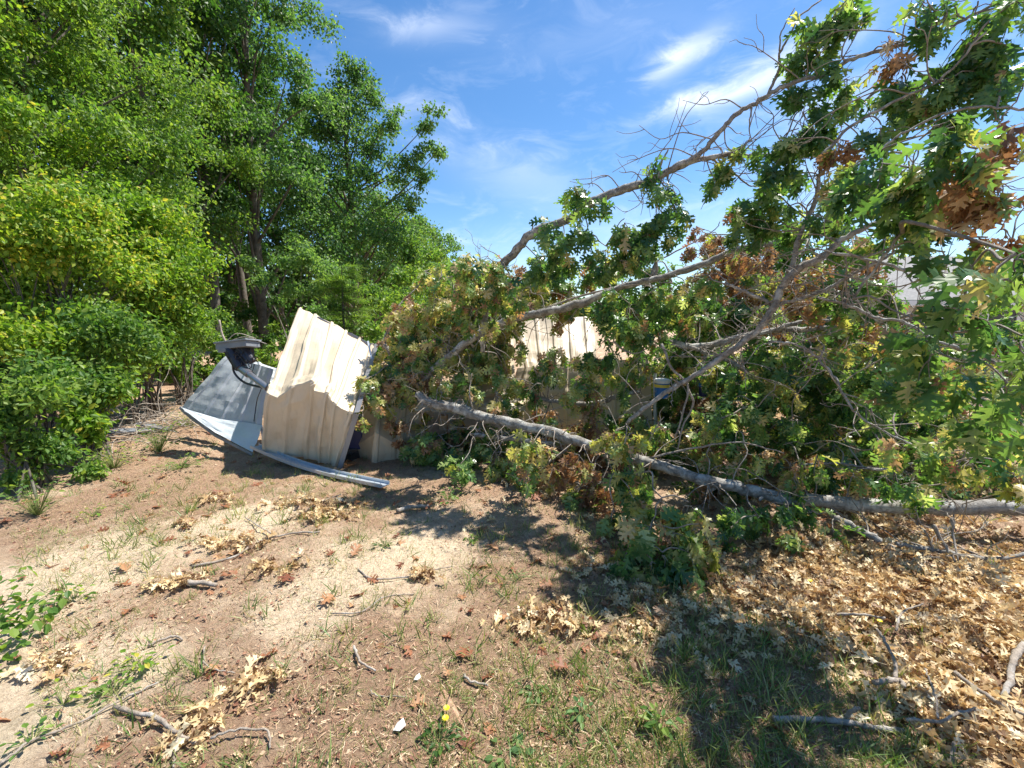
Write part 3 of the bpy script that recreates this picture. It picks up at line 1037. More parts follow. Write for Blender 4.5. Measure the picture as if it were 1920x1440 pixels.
# collapsed middle of the shed: a low dark hollow
sheet([[P(775, 868, 5.6), P(870, 862, 5.7), P(975, 856, 5.8)], [P(770, 742, 5.6), P(870, 730, 5.7), P(980, 738, 5.8)]], [.1, .4, .7], nu=70, nv=14, crumple=.02, seed=21).build('wall_panel', 'grey_in', shed, solid=.003)
sheet([[P(778, 765, 4.85), P(870, 770, 4.95), P(985, 772, 5.0)], [P(790, 742, 5.25), P(880, 738, 5.3), P(985, 745, 5.4)], [P(770, 728, 5.65), P(870, 718, 5.75), P(985, 728, 5.85)]], [.15, .5, .85], nu=90, nv=24, crumple=.03, seed=22).build('roof_sheet', 'beige', shed, solid=.003)['label'] = 'crumpled sheet lying over the dark hollow behind the log end'
# grey inner side of the roof, its white flap
sheet([[P(340, 764, 5.65), P(410, 790, 5.45), P(490, 803, 5.25)],
       [P(375, 722, 5.75), P(440, 735, 5.6), P(498, 745, 5.4)],
       [P(425, 664, 5.95), P(470, 680, 5.8), P(512, 692, 5.55)]], [.08, .3, .52, .74, .95], crumple=.006, seed=8, rib_w=.03).build('roof_sheet', 'grey_in', shed, solid=.003)['label'] = 'grey underside of the roof sheet, propped at the left'
sheet([[P(346, 770, 5.55), P(405, 812, 5.2), P(474, 848, 4.95)],
       [P(341, 764, 5.63), P(410, 785, 5.43), P(492, 797, 5.23)]], [], nu=40, nv=12, crumple=.005, seed=9).build('roof_flap', 'white_sheet', shed, solid=.003)['label'] = 'bright white bent flap of the roof sheet'
angle_trim([P(338, 762, 5.66), P(346, 771, 5.56), P(405, 815, 5.2), P(474, 850, 4.95)], .03).build('edge_trim', 'trim', shed)
sheet([[P(470, 690, 6.0), P(512, 720, 5.8)], [P(455, 672, 6.3), P(520, 690, 6.1)]], [.5], nu=40, nv=10, crumple=.01, seed=12).build('roof_sheet', 'grey_in', shed, solid=.003)
w = MB()
a, b = P(540, 856, 4.78), P(640, 884, 4.66)
w.hexa([a, b, b + Vector((0, .5, 0)), a + Vector((0, .5, 0)), a + Vector((0, 0, .09)), b + Vector((0, 0, .09)), b + Vector((0, .5, .09)), a + Vector((0, .5, .09))])
w.box(P(832, 815, 5.2), .1, .1, .5)
w.build('floor_frame', 'wood', shed, bevel=.004)
w = MB()
for (q0, q1, ww) in (((490, 800, 5.3), (500, 850, 5.0), .04), ((1229, 800, 5.6), (1228, 700, 5.75), .05), ((700, 690, 5.3), (690, 640, 5.5), .03)):
    q0, q1 = P(*q0), P(*q1)
    w.tube([q0, q1], ww * .5, 4)
w.build('door_post', 'white_sheet', shed)

# metal track lying before the shed
tr = MB()
a, b = P(478, 843, 4.85), P(722, 918, 3.9)
a.z = .13
b.z = max(.03, b.z)
d = (b - a).normalized()
sdv = d.cross(Vector((0, 0, 1))).normalized()
up = sdv.cross(d).normalized()
prof = [(-.055, .035), (-.055, 0), (.055, 0), (.055, .035), (.047, .035), (.047, .007), (-.047, .007), (-.047, .035)]
n = 14
V = []
for i in range(n):
    t = i / (n - 1)
    c = a.lerp(b, t) + up * (-.05 * math.sin(math.pi * t)) + sdv * .01 * math.sin(5 * t)
    for (s, h) in prof:
        V.append(c + sdv * s + up * h)
k = len(prof)
tr.add([list(v) for v in V], [(i * k + j, i * k + (j + 1) % k, (i + 1) * k + (j + 1) % k, (i + 1) * k + j) for i in range(n - 1) for j in range(k)] + [tuple(range(k))[::-1], tuple(range((n - 1) * k, n * k))])
tag(tr.build('metal_channel', 'galv'), 'long pale galvanised channel lying on the ground in front of the upright beige sheet', 'metal channel')

# black telescopic column with its grey plate, upside down
eq = empty('lift_column', P(440, 700, 5.35), 'upturned grey base plate on a black and steel column tangled with cables', 'column stand')
pl = MB()
pc = P(446, 648, 5.3)
from mathutils import Matrix
rot = Matrix.Rotation(R(-4), 4, 'Y') @ Matrix.Rotation(R(-9), 4, 'X') @ Matrix.Rotation(R(-16), 4, 'Z')
pl.box(pc, .48, .2, .075, rot)
pl.box(pc + Vector((0, 0, .045)), .51, .23, .02, rot)
pl.box(pc + Vector((-.13, -.02, -.06)), .12, .14, .05, rot)
pl.build('base_plate', 'plate', eq, bevel=.006)
bk = MB()
e0, e1, e2 = P(432, 656, 5.28), P(452, 690, 5.22), P(502, 728, 4.98)
bk.tube([e0, e0.lerp(e1, .5), e1], [.078, .075, .07], 18)
for dx in (.11, .16):
    o = Vector((dx, 0, .03))
    bk.tube([e0 + o, e1 + o * .9 + Vector((0, 0, .05))], .045, 12)
bk.box(e0.lerp(e1, .3) + Vector((.12, .06, .05)), .2, .06, .12, rot)
bk.build('motor_housing', 'black', eq, bevel=.003)
sp = MB()
sp.tube([e1, e1.lerp(e2, .3)], .05, 16)
sp.tube([e1.lerp(e2, .3), e2], .037, 16)
sp.tube([e1.lerp(e2, .27), e1.lerp(e2, .32)], .046, 16)
sp.build('steel_tube', 'steel', eq, smooth=False)
cb = MB()
for i in range(9):
    s = e0 + Vector((random.uniform(0, .2), -.07, random.uniform(-.1, .0)))
    cb.tube(spline([s, s + Vector((random.uniform(-.05, .1), -.03, random.uniform(-.15, .05))), s + Vector((random.uniform(.0, .15), -.02, random.uniform(-.22, -.02))), s + Vector((random.uniform(-.05, .2), 0, random.uniform(-.1, .05)))], 6), .005, 5)
cb.tube(spline([e1 + Vector((.1, 0, 0)), P(490, 720, 5.1), P(482, 750, 5.2), P(476, 790, 5.3)], 6), .006, 5)
cb.tube(spline([P(436, 680, 5.2), P(440, 700, 5.2), P(460, 718, 5.15), P(497, 728, 5.0)], 6), .014, 6)
cb.build('cable', 'black', eq)

# stored things spilling out of the shed


def bucket(name, label, c, r, h, mats, axis=(0, 0, 1), cat='bucket'):
    root = empty(name, c, label, cat)
    b = MB()
    b.lathe(c, axis, [(r * .88, 0), (r, h)])
    b.build('body', mats[0], root)
    t = MB()
    ax = Vector(axis).normalized()
    t.lathe(Vector(c) + ax * h, axis, [(r * 1.06, 0.0), (r * 1.06, .03), (r * .9, .045)])
    t.build('lid', mats[1], root)
    if len(mats) > 2:
        l_ = MB()
        l_.lathe(Vector(c) + ax * h * .72, axis, [(r * 1.01, 0), (r * 1.02, h * .2)])
        l_.build('label_band', mats[2], root)


bucket('paint_bucket', 'bright blue bucket with white lid beside the shed end, seen through the leaves', P(1240, 745, 4.9), .085, .17, ['blue', 'white', 'yellow'])
bucket('plastic_bucket', 'small deep blue tub among twigs right of the white-lidded blue bucket', P(1320, 742, 5.3), .07, .12, ['navy', 'blue'])
bucket('plastic_bucket', 'white plastic bucket tipped behind leaves right of the upright beige sheet', P(706, 735, 5.05), .075, .12, ['white', 'white'], (-.2, -.8, .5))
t = MB()
c = P(655, 812, 5.0)
t.box(c, .3, .3, .34, Matrix.Rotation(.3, 4, 'Z'))
t.box(c + Vector((0, 0, .18)), .33, .33, .03, Matrix.Rotation(.3, 4, 'Z'))
tag(t.build('storage_tote', 'navy', bevel=.01), 'navy plastic tote in the gap right of the upright beige sheet', 'tote')
t = MB()
c = P(650, 855, 4.9)
t.box(c, .26, .22, .12, Matrix.Rotation(-.2, 4, 'Z'))
t.box(c + Vector((.02, -.02, .08)), .2, .16, .05, Matrix.Rotation(.5, 4, 'Z'))
t.tube(spline([c + Vector((-.1, -.1, .06)), c + Vector((0, -.12, .16)), c + Vector((.1, -.1, .06))], 5), .01, 6)
tag(t.build('toolbox', 'black', bevel=.006), 'black toolbox on the ground under the navy tote', 'toolbox')

# ------------------------------------------------------------------ the fallen oak
oak = empty('fallen_oak_tree', at(1150, 4.2), 'big storm-felled oak lying across the shed with green and withered leaves', 'fallen tree')
# each limb: (photo px, py, distance, width px)
LIMBS = [
    ('thick pale log resting along the ground to the right edge', [(2150, 985, 2.8, 36), (1920, 951, 2.95, 34), (1740, 950, 3.02, 33), (1560, 942, 3.1, 33), (1460, 932, 3.15, 30), (1370, 912, 3.25, 28), (1290, 890, 3.35, 26), (1190, 862, 3.55, 25), (1110, 838, 3.75, 26), (1040, 812, 4.0, 25), (960, 793, 4.25, 24), (900, 780, 4.4, 25), (850, 763, 4.5, 23), (815, 758, 4.6, 22), (783, 740, 4.7, 17)]),
    ('long limb rising from the shed across the middle', [(775, 735, 5.1, 16), (805, 700, 5.0, 17), (860, 655, 4.9, 18), (910, 622, 4.85, 18), (960, 600, 4.8, 19), (1020, 585, 4.75, 19), (1090, 568, 4.7, 19), (1160, 540, 4.7, 14), (1240, 522, 4.6, 15), (1320, 495, 4.5, 15), (1380, 468, 4.4, 15), (1460, 452, 4.3, 14), (1540, 428, 4.2, 11), (1600, 400, 4.1, 7)]),
    ('highest limb arching from the leaves to the top right corner', [(905, 660, 5.4, 12), (908, 600, 5.38, 15), (918, 545, 5.35, 19), (935, 507, 5.3, 22), (965, 472, 5.2, 23), (1000, 437, 5.15, 22), (1070, 407, 5.05, 21), (1120, 375, 4.95, 22), (1180, 352, 4.85, 20), (1225, 338, 4.8, 19), (1260, 316, 4.7, 18), (1310, 290, 4.6, 13), (1345, 252, 4.5, 12), (1385, 212, 4.45, 11), (1430, 185, 4.4, 11), (1470, 160, 4.3, 10), (1540, 140, 4.1, 9), (1600, 112, 4.0, 9), (1690, 85, 3.8, 8), (1780, 55, 3.6, 7), (1880, 0, 3.4, 6)]),
    ('side limb leaving the highest limb to the right', [(1262, 318, 4.72, 15), (1325, 297, 4.6, 12), (1370, 290, 4.55, 12), (1430, 292, 4.45, 10), (1480, 288, 4.4, 9), (1530, 292, 4.3, 8), (1600, 298, 4.1, 7), (1700, 285, 3.9, 5)]),
    ('diagonal limb crossing the right half upwards', [(1175, 795, 3.55, 9), (1235, 745, 3.5, 11), (1300, 705, 3.45, 12), (1365, 662, 3.4, 14), (1420, 620, 3.35, 15), (1448, 580, 3.3, 16), (1465, 540, 3.3, 17), (1490, 508, 3.25, 17), (1540, 482, 3.2, 15), (1580, 450, 3.15, 13), (1640, 418, 3.05, 12), (1720, 390, 2.9, 10), (1810, 330, 2.7, 7), (1920, 250, 2.5, 6)]),
    ('steep thin limb climbing to the top edge', [(1480, 510, 3.5, 12), (1500, 440, 3.5, 11), (1530, 370, 3.5, 9), (1540, 320, 3.5, 8), (1555, 250, 3.45, 7), (1610, 200, 3.4, 6), (1680, 130, 3.3, 5), (1730, 60, 3.2, 5), (1830, 15, 3.1, 4)]),
    ('pale double limb lying level behind the diagonal limb', [(1240, 640, 4.7, 14), (1300, 650, 4.6, 16), (1360, 640, 4.5, 15), (1430, 622, 4.4, 13), (1500, 618, 4.3, 13), (1580, 612, 4.2, 11), (1690, 602, 4.0, 8), (1800, 600, 3.8, 6)]),
    ('short branch above the level double limb', [(1400, 632, 4.35, 10), (1470, 612, 4.3, 10), (1540, 600, 4.2, 9), (1620, 603, 4.1, 8), (1720, 590, 3.9, 6)]),
    ('pale broken branch sloping below the level limb', [(1290, 650, 4.5, 8), (1330, 665, 4.5, 9), (1370, 680, 4.4, 9), (1402, 696, 4.3, 9)]),
    ('branch running right from the fork of the diagonal limb', [(1462, 572, 3.3, 8), (1520, 555, 3.25, 8), (1580, 525, 3.2, 7), (1640, 492, 3.1, 7), (1700, 460, 3.0, 5), (1740, 430, 2.9, 4)]),
    ('pale branch bowing down to the right of the fork', [(1535, 558, 3.2, 7), (1590, 572, 3.15, 7), (1640, 595, 3.1, 8), (1692, 603, 3.05, 7), (1760, 640, 2.9, 5), (1850, 672, 2.8, 4)]),
    ('branch from the leaf bunch down to the fork', [(1362, 533, 3.4, 6), (1400, 548, 3.38, 8), (1450, 572, 3.33, 8)]),
    ('level branch near the house roof', [(1560, 475, 2.9, 6), (1640, 490, 2.8, 7), (1720, 508, 2.7, 8), (1800, 512, 2.6, 8), (1920, 505, 2.4, 8)]),
    ('curved branch falling from the fork to the ground', [(1440, 640, 3.4, 5), (1490, 645, 3.35, 6), (1530, 668, 3.3, 6), (1565, 710, 3.2, 6), (1600, 770, 3.1, 5), (1660, 810, 3.0, 5), (1740, 850, 2.9, 6), (1800, 900, 2.8, 4)]),
    ('low branch on the leaf litter below the log', [(1560, 965, 2.95, 14), (1600, 988, 2.88, 17), (1650, 1015, 2.78, 17), (1700, 1040, 2.7, 15), (1745, 1055, 2.65, 12)]),
    ('pale branch on the litter running to the right edge', [(1680, 1018, 2.72, 10), (1740, 1030, 2.68, 11), (1800, 1040, 2.64, 11), (1870, 1046, 2.62, 9), (1960, 1030, 2.6, 9)]),
    ('broken stub under the left end of the log', [(890, 815, 4.35, 11), (940, 822, 4.3, 13), (985, 825, 4.25, 12), (1040, 835, 4.15, 10)]),
    ('pale broken limb behind the middle of the log', [(1000, 742, 4.8, 10), (1040, 752, 4.7, 10), (1110, 758, 4.65, 11), (1160, 742, 4.6, 12), (1200, 735, 4.6, 10)]),
    ('branch stump leaning among withered leaves beside the upright sheet', [(718, 640, 5.3, 9), (735, 668, 5.2, 12), (752, 690, 5.15, 10), (780, 700, 5.1, 9)]),
    ('upper right branch among hanging bunches', [(1540, 290, 3.0, 7), (1600, 235, 2.95, 6), (1680, 190, 2.85, 6), (1760, 150, 2.75, 5), (1850, 60, 2.6, 4)]),
    ('lower right branch in front of the big leaves', [(1750, 640, 2.6, 6), (1810, 655, 2.5, 8), (1880, 690, 2.4, 8), (1960, 740, 2.3, 9)]),
    ('arched twig running to the right edge', [(1560, 345, 2.7, 4), (1620, 300, 2.65, 5), (1720, 235, 2.6, 5), (1830, 200, 2.5, 5), (1930, 205, 2.4, 5)]),
    ('dark forked branch before the withered bunch', [(1600, 560, 2.4, 6), (1680, 450, 2.3, 6), (1760, 360, 2.2, 6), (1860, 290, 2.1, 6), (1940, 220, 2.0, 6)]),
    ('slender branch above the litter at the right', [(1500, 872, 3.6, 5), (1570, 868, 3.5, 6), (1640, 880, 3.4, 6), (1720, 870, 3.3, 5)]),
]
limb_obj, limb_pts, twigmb, fol = [], [], [], []
allpts = []
for i, (lb, pts) in enumerate(LIMBS):
    if i in (2, 3):
        pts = [(a_, b_, c_ * .82, d_ * .88) for a_, b_, c_, d_ in pts]
    W = [P(p[0], p[1], p[2]) for p in pts]
    for w_ in W:
        w_.z = max(w_.z, .03)
    rad = [p[3] * .8 / F * p[2] / 2 for p in pts]
    sp = spline(W, 7, 0.004)
    sp[1:-1] += np.stack([np.convolve(RG.standard_normal(len(sp) + 4), np.ones(5) / 5, 'valid')[1:-1] for _ in range(3)], 1) * min(.014, .007 * pts[0][3] / 10)
    rr = np.interp(np.linspace(0, 1, len(sp)), np.linspace(0, 1, len(rad)), rad)
    rr = rr * (1 + .05 * RG.standard_normal(len(rr)))
    mb = MB()
    mb.tube(sp, rr, 14 if rad[0] > .03 else 8, knob=.035)
    # knots
    for q in range(max(1, len(sp) // 12)):
        k = random.randrange(2, len(sp) - 2)
        a = Vector(sp[k])
        dd = Vector(tuple(randdir(1)[0]))
        mb.tube([a, a + dd * rr[k] * 1.5, a + dd * rr[k] * 2.2], [rr[k] * .5, rr[k] * .35, rr[k] * .2], 6)
    o = mb.build('trunk' if i == 0 else 'limb', 'bark_oak', oak, smooth=True)
    o['label'] = lb
    limb_obj.append(o)
    limb_pts.append(sp)
    twigmb.append(MB())
    fol.append({'g': MB(), 'w': MB(), 'b': MB()})
    for k, s in enumerate(sp):
        allpts.append((i, k, s))
AP = np.array([a[2] for a in allpts])
AI = [a[0] for a in allpts]
NL = len(AI)


def twig(mb, a, b, r0, r1, sag=0.0, n=4):
    a, b = Vector(a), Vector(b)
    L = (b - a).length
    m1 = a.lerp(b, .33) + Vector(tuple(randdir(1)[0])) * L * .1 + Vector((0, 0, sag * L))
    m2 = a.lerp(b, .68) + Vector(tuple(randdir(1)[0])) * L * .1 + Vector((0, 0, sag * L * .8))
    sp = spline([a, m1, m2, b], n)
    mb.tube(sp, np.linspace(r0, r1, len(sp)), 5, cap=False)
    return sp


def bunch(px, py, Y, rpx, kind='g', dens=1.0, elong=1.25, shift=0.0, size=.135):
    """a hanging bunch of oak leaves on its own twigs, joined to the nearest limb"""
    global AP
    c = P(px, py, Y)
    r = rpx / F * Y
    if c.z - r * .7 < .05:
        c.z = .05 + r * .6
    cn = np.array(c)
    d = np.linalg.norm((AP - cn) * np.array([1, .8, 1]), axis=1)
    d = d + (np.arange(len(d)) >= NL) * .12
    k = int(np.argmin(d + RG.random(len(d)) * .12))
    li = AI[k]
    start = Vector(AP[k])
    L = (c - start).length
    hub = c + Vector((0, 0, r * .55))
    AP = np.vstack([AP, np.array(hub)[None]])
    AI.append(li)
    twig(twigmb[li], start, hub, min(.012, .004 + .008 * L), .004, .08)
    n = int(dens * 620 * (r ** 1.5) + 9)
    if Y < 3.2 and py < 240:
        n = int(n * .72)
    if Y < 2.3 and py > 470:
        n = int(n * .6)
    ns = max(3, int(n / 9))
    for s in range(ns):
        dd = randdir(1)[0]
        e = cn + dd * np.array([1, 1, elong]) * r * (.35 + .6 * random.random())
        if e[2] < .04:
            e[2] = .04 + .05 * random.random()
        hb = np.array(hub) * .6 + cn * .4
        twig(twigmb[li], hb, e, .0035, .0016, .05, 3)
        m = max(4, int(n / ns))
        # leaves gather at the twig end
        pos = e + RG.standard_normal((m, 3)) * .018 + (hb - e) * (RG.random(m)[:, None] * .35)
        hang = .85 if kind != 'b' else 1.0
        D = nrm(np.tile(dd, (m, 1))) * .5 + randdir(m) * .62 - np.array([0, 0, hang])
        N = randdir(m) * .85 + np.array([.4, -.4, .7]) + dd * .4
        sz = size * (.55 + .65 * RG.random(m))
        rn = np.clip(.42 + .25 * RG.standard_normal(m) + shift, 0, 1)
        kk = RG.random(m)
        ks = {'g': (.93, .99), 'm': (.55, .85), 'w': (.25, .85), 'b': (.04, .16)}[kind]
        pos = pos + nrm(D) * (sz * .25)[:, None]
        for key, msk in (('g', kk < ks[0]), ('w', (kk >= ks[0]) & (kk < ks[1])), ('b', kk >= ks[1])):
            if msk.any():
                bd = .25 + .25 * RG.random(msk.sum())
                leaves(fol[li][key], OAK, pos[msk], D[msk], N[msk], sz[msk] * (.8 if key == 'b' else 1), bd + (.3 if key == 'b' else 0), (.25 if key != 'b' else .55) * np.ones(msk.sum()), rn[msk], .28 if key == 'g' else .4)


B = [
    # along the highest limb
    (1078, 362, 6.2, 20), (1110, 398, 6.1, 22), (1030, 440, 6.4, 22), (1055, 465, 6.2, 28), (1100, 455, 6.1, 30), (1135, 480, 6, 32), (1170, 430, 6, 34), (1190, 470, 6, 36), (1160, 500, 5.8, 28), (1215, 322, 6, 20), (1250, 372, 5.9, 28), (1265, 402, 5.9, 28), (1240, 425, 5.9, 30), (1215, 445, 5.9, 26), (1230, 395, 5.9, 20),
    # hanging from the side limb
    (1340, 345, 5.4, 15), (1372, 300, 5.3, 22), (1405, 272, 5.2, 24), (1425, 380, 4.8, 32), (1445, 345, 4.8, 30), (1450, 395, 4.8, 28), (1430, 430, 4.8, 28), (1385, 400, 5, 18), (1378, 430, 5, 22), (1475, 350, 4.6, 24),
    (1500, 130, 4.4, 20), (1515, 75, 4.3, 26), (1545, 60, 4.3, 24), (1580, 25, 4.2, 26), (1565, 45, 4.2, 24), (1595, 0, 4.2, 22), (1530, 100, 4.3, 20), (1505, 180, 4.2, 30), (1505, 225, 4.2, 36), (1495, 265, 4.2, 38), (1475, 290, 4.2, 30), (1530, 240, 4.2, 26), (1550, 205, 4.2, 18), (1585, 155, 4.0, 18), (1570, 125, 4.1, 16), (1610, 190, 4, 14),
    # top right
    (1730, 20, 3, 24), (1775, 40, 2.9, 34), (1830, 30, 2.8, 40), (1880, 60, 2.7, 46), (1910, 20, 2.6, 40), (1800, 90, 2.8, 40), (1850, 110, 2.7, 46), (1900, 120, 2.6, 40), (1790, 140, 2.8, 46), (1740, 170, 2.9, 42), (1700, 190, 3, 34), (1830, 165, 2.7, 44), (1770, 200, 2.8, 42), (1715, 215, 2.9, 30), (1870, 180, 2.6, 36), (1690, 150, 3, 20),
    (1680, 95, 3, 20, 'b'), (1665, 108, 3.05, 14, 'b'),
    # middle right, close leaves
    (1760, 262, 1.95, 42), (1720, 290, 2.1, 44), (1790, 290, 1.9, 40), (1650, 250, 2.8, 26), (1700, 330, 2.2, 44), (1650, 330, 2.4, 38), (1610, 360, 2.6, 32), (1620, 310, 2.6, 30), (1570, 330, 3, 30, 'm'), (1575, 270, 3, 22, 'b'), (1560, 280, 3, 18, 'b'), (1730, 360, 2.2, 36), (1680, 410, 2.4, 34), (1760, 400, 2.2, 34, 'm'),
    (1830, 300, 1.9, 34, 'b'), (1860, 330, 1.9, 38, 'b'), (1800, 340, 2, 36, 'b'), (1840, 370, 1.95, 30, 'b'), (1880, 440, 2, 30, 'b'), (1850, 460, 2, 26, 'm'), (1900, 250, 2, 24, 'b'), (1740, 440, 2.4, 26),
    (1900, 505, 1.45, 50), (1860, 545, 1.45, 50), (1820, 520, 1.7, 36), (1770, 490, 2.2, 30), (1800, 600, 1.7, 50), (1760, 640, 1.9, 42), (1910, 660, 1.6, 56), (1720, 620, 2.1, 34), (1740, 690, 2, 44), (1800, 700, 1.9, 46), (1880, 740, 1.8, 50), (1910, 800, 1.8, 44), (1840, 780, 1.9, 42), (1780, 770, 2.1, 38), (1700, 720, 2.3, 38), (1660, 770, 2.6, 38),
    # around the fork
    (1500, 480, 3.8, 26), (1560, 430, 3.4, 30), (1580, 400, 3.2, 28), (1520, 420, 3.7, 30), (1480, 420, 4, 30), (1530, 350, 3.6, 30), (1560, 560, 3.6, 38), (1600, 550, 3.5, 34), (1640, 540, 3.4, 30), (1590, 590, 3.7, 26), (1660, 560, 3.3, 26), (1520, 520, 3.9, 30, 'b'), (1500, 540, 4, 30, 'b'), (1620, 500, 3.9, 26, 'b'), (1660, 620, 3.6, 26, 'b'), (1580, 520, 3.9, 24, 'b'), (1530, 590, 3.9, 26, 'b'), (1600, 460, 3.5, 26, 'm'), (1640, 450, 3.2, 24, 'm'),
    (1310, 435, 6.4, 15, 'b'), (1335, 450, 6.4, 22, 'b'), (1350, 470, 6.2, 28, 'b'), (1390, 480, 6, 32, 'b'), (1430, 480, 5.8, 32, 'b'), (1370, 500, 6, 30, 'b'), (1410, 515, 5.6, 34, 'b'), (1450, 520, 5.4, 30, 'b'), (1380, 545, 5.4, 34, 'b'), (1330, 520, 5.6, 28, 'b'), (1300, 480, 6, 18, 'b'), (1440, 450, 5.6, 26, 'b'), (1480, 560, 5, 28, 'b'), (1430, 560, 5.2, 30, 'b'), (1350, 570, 5.2, 30, 'b'),
    (1330, 528, 3.6, 22, 'm'), (1300, 530, 3.7, 20, 'g'), (1340, 560, 5, 30), (1380, 590, 5, 32), (1290, 570, 5, 34), (1310, 610, 4.9, 36), (1400, 610, 5, 30), (1450, 640, 4.8, 34), (1350, 680, 4.6, 34), (1330, 700, 4.5, 28),
    # left end above the sheet
    (795, 520, 6, 20, 'm'), (820, 560, 5.8, 30), (875, 500, 6, 24), (910, 510, 5.6, 28, 'm'), (940, 530, 5.5, 30), (900, 560, 5.4, 34, 'm'), (960, 560, 5.3, 26), (850, 590, 5.3, 34), (800, 600, 5.4, 34, 'm'), (760, 600, 5.6, 34, 'b'), (740, 620, 5.5, 32, 'b'), (780, 640, 5.3, 36), (730, 660, 5.3, 32, 'm'), (720, 690, 5.1, 28, 'm'), (840, 640, 5.1, 34), (880, 620, 5.1, 34), (830, 520, 6.2, 24, 'm'), (985, 545, 5.2, 22, 'b'), (930, 580, 5.1, 30), (860, 540, 5.8, 26, 'b'), (980, 515, 5.6, 18, 'b'), (770, 570, 5.8, 18, 'b'),
    (690, 720, 4.75, 20, 'm'), (675, 750, 4.6, 16, 'm'), (720, 760, 4.7, 22, 'm'), (740, 790, 4.7, 18, 'b'), (755, 810, 4.75, 20, 'b'), (730, 720, 4.9, 24, 'b'), (770, 740, 4.9, 28, 'b'), (750, 700, 5, 28, 'b'), (790, 710, 4.9, 26, 'b'), (830, 720, 4.7, 34, 'm'), (870, 700, 4.8, 26, 'm'), (680, 780, 4.5, 10, 'm'),
    # centre
    (1010, 500, 5.6, 26), (1050, 500, 5.6, 28), (1040, 530, 5.4, 26, 'b'), (1090, 510, 5.2, 30, 'm'), (1130, 510, 5, 30, 'm'), (1010, 540, 5.2, 26), (1150, 560, 4.6, 30), (1130, 590, 4.6, 28), (1180, 590, 4.5, 36), (1220, 560, 4.5, 34), (1170, 620, 4.5, 38), (1140, 650, 4.5, 40), (1210, 630, 4.5, 36), (1250, 600, 4.6, 34), (1260, 550, 4.8, 32, 'm'), (1200, 680, 4.5, 30), (1100, 690, 4.6, 36), (1130, 710, 4.5, 34), (1080, 730, 4.5, 34), (1040, 690, 4.7, 26, 'm'), (1000, 700, 4.7, 26), (1050, 660, 4.8, 20, 'm'), (975, 650, 4.9, 18), (990, 730, 4.6, 26), (940, 690, 4.7, 20), (950, 720, 4.6, 24, 'm'), (930, 750, 4.5, 28, 'm'), (890, 740, 4.6, 26), (880, 700, 4.8, 18), (1110, 770, 4.5, 20, 'b'), (1050, 600, 5.2, 14, 'b'), (1060, 580, 5.2, 18, 'b'), (1175, 730, 4.4, 20), (910, 650, 4.9, 22),
    (1285, 650, 4.8, 20),
    # below the log
    (900, 810, 4.4, 22, 'm'), (850, 850, 4.5, 30), (820, 830, 4.7, 24), (880, 870, 4.4, 34), (860, 925, 4.0, 24), (930, 860, 4.2, 34), (960, 900, 4.0, 30, 'm'), (1000, 840, 3.7, 24, 'w'), (1010, 870, 3.6, 26, 'w'), (985, 890, 3.9, 22, 'm'), (1030, 910, 3.8, 30, 'b'), (1060, 880, 3.8, 24, 'b'), (1085, 860, 3.6, 24, 'b'), (1110, 880, 3.6, 28, 'b'), (1100, 920, 3.55, 30, 'b'), (1080, 950, 3.6, 26, 'b'), (1130, 910, 3.5, 26, 'b'), (800, 870, 4.6, 22), (920, 910, 4.1, 24), (840, 880, 4.5, 26),
    (1150, 830, 3.45, 22, 'w'), (1170, 845, 3.4, 20, 'w'), (1180, 820, 3.4, 24, 'w'), (1150, 900, 3.3, 26), (1180, 930, 3.1, 28), (1150, 960, 3.1, 26), (1200, 900, 3.2, 26, 'm'),
    (1240, 950, 2.75, 34, 'w'), (1290, 960, 2.7, 38, 'w'), (1220, 1000, 2.65, 36, 'm'), (1260, 1010, 2.6, 40, 'm'), (1310, 1000, 2.6, 36, 'w'), (1330, 1030, 2.6, 26, 'm'), (1200, 1050, 2.6, 28), (1240, 1065, 2.5, 32), (1290, 1060, 2.5, 32, 'm'), (1180, 1010, 2.7, 26), (1170, 1080, 2.55, 16), (1220, 1100, 2.5, 18),
    (1380, 960, 2.9, 24), (1420, 980, 2.85, 28), (1450, 950, 2.95, 26), (1370, 1000, 2.8, 22), (1480, 1000, 2.8, 26), (1520, 970, 2.9, 28), (1560, 1000, 2.85, 20),
    (1330, 850, 3.5, 26, 'w'), (1350, 800, 3.5, 30), (1320, 790, 3.6, 26, 'm'), (1400, 860, 3.3, 30), (1440, 830, 3.4, 34), (1480, 880, 3.2, 28, 'w'), (1490, 900, 3.1, 26, 'm'), (1420, 780, 3.6, 34), (1380, 820, 3.5, 26), (1450, 750, 3.6, 36), (1500, 720, 3.5, 38), (1470, 700, 3.7, 34), (1550, 700, 3.4, 38), (1540, 760, 3.3, 36), (1600, 720, 3.2, 40), (1640, 690, 3, 38), (1590, 660, 3.4, 34), (1620, 780, 3.1, 36), (1500, 800, 3.4, 34), (1560, 820, 3.2, 30), (1640, 830, 3, 30, 'm'), (1700, 840, 2.8, 30, 'm'), (1760, 850, 2.7, 30, 'm'), (1820, 870, 2.6, 30, 'm'), (1880, 880, 2.6, 30, 'w'), (1900, 900, 2.55, 24, 'w'), (1400, 720, 3.9, 34), (1380, 760, 3.8, 30), (1540, 640, 3.6, 30), (1590, 640, 3.5, 26, 'w'), (1660, 650, 3.1, 26, 'w'), (1530, 870, 3.2, 22, 'm'), (1600, 900, 3.1, 22, 'm'), (1660, 900, 3, 20), (1720, 920, 2.9, 18),
]
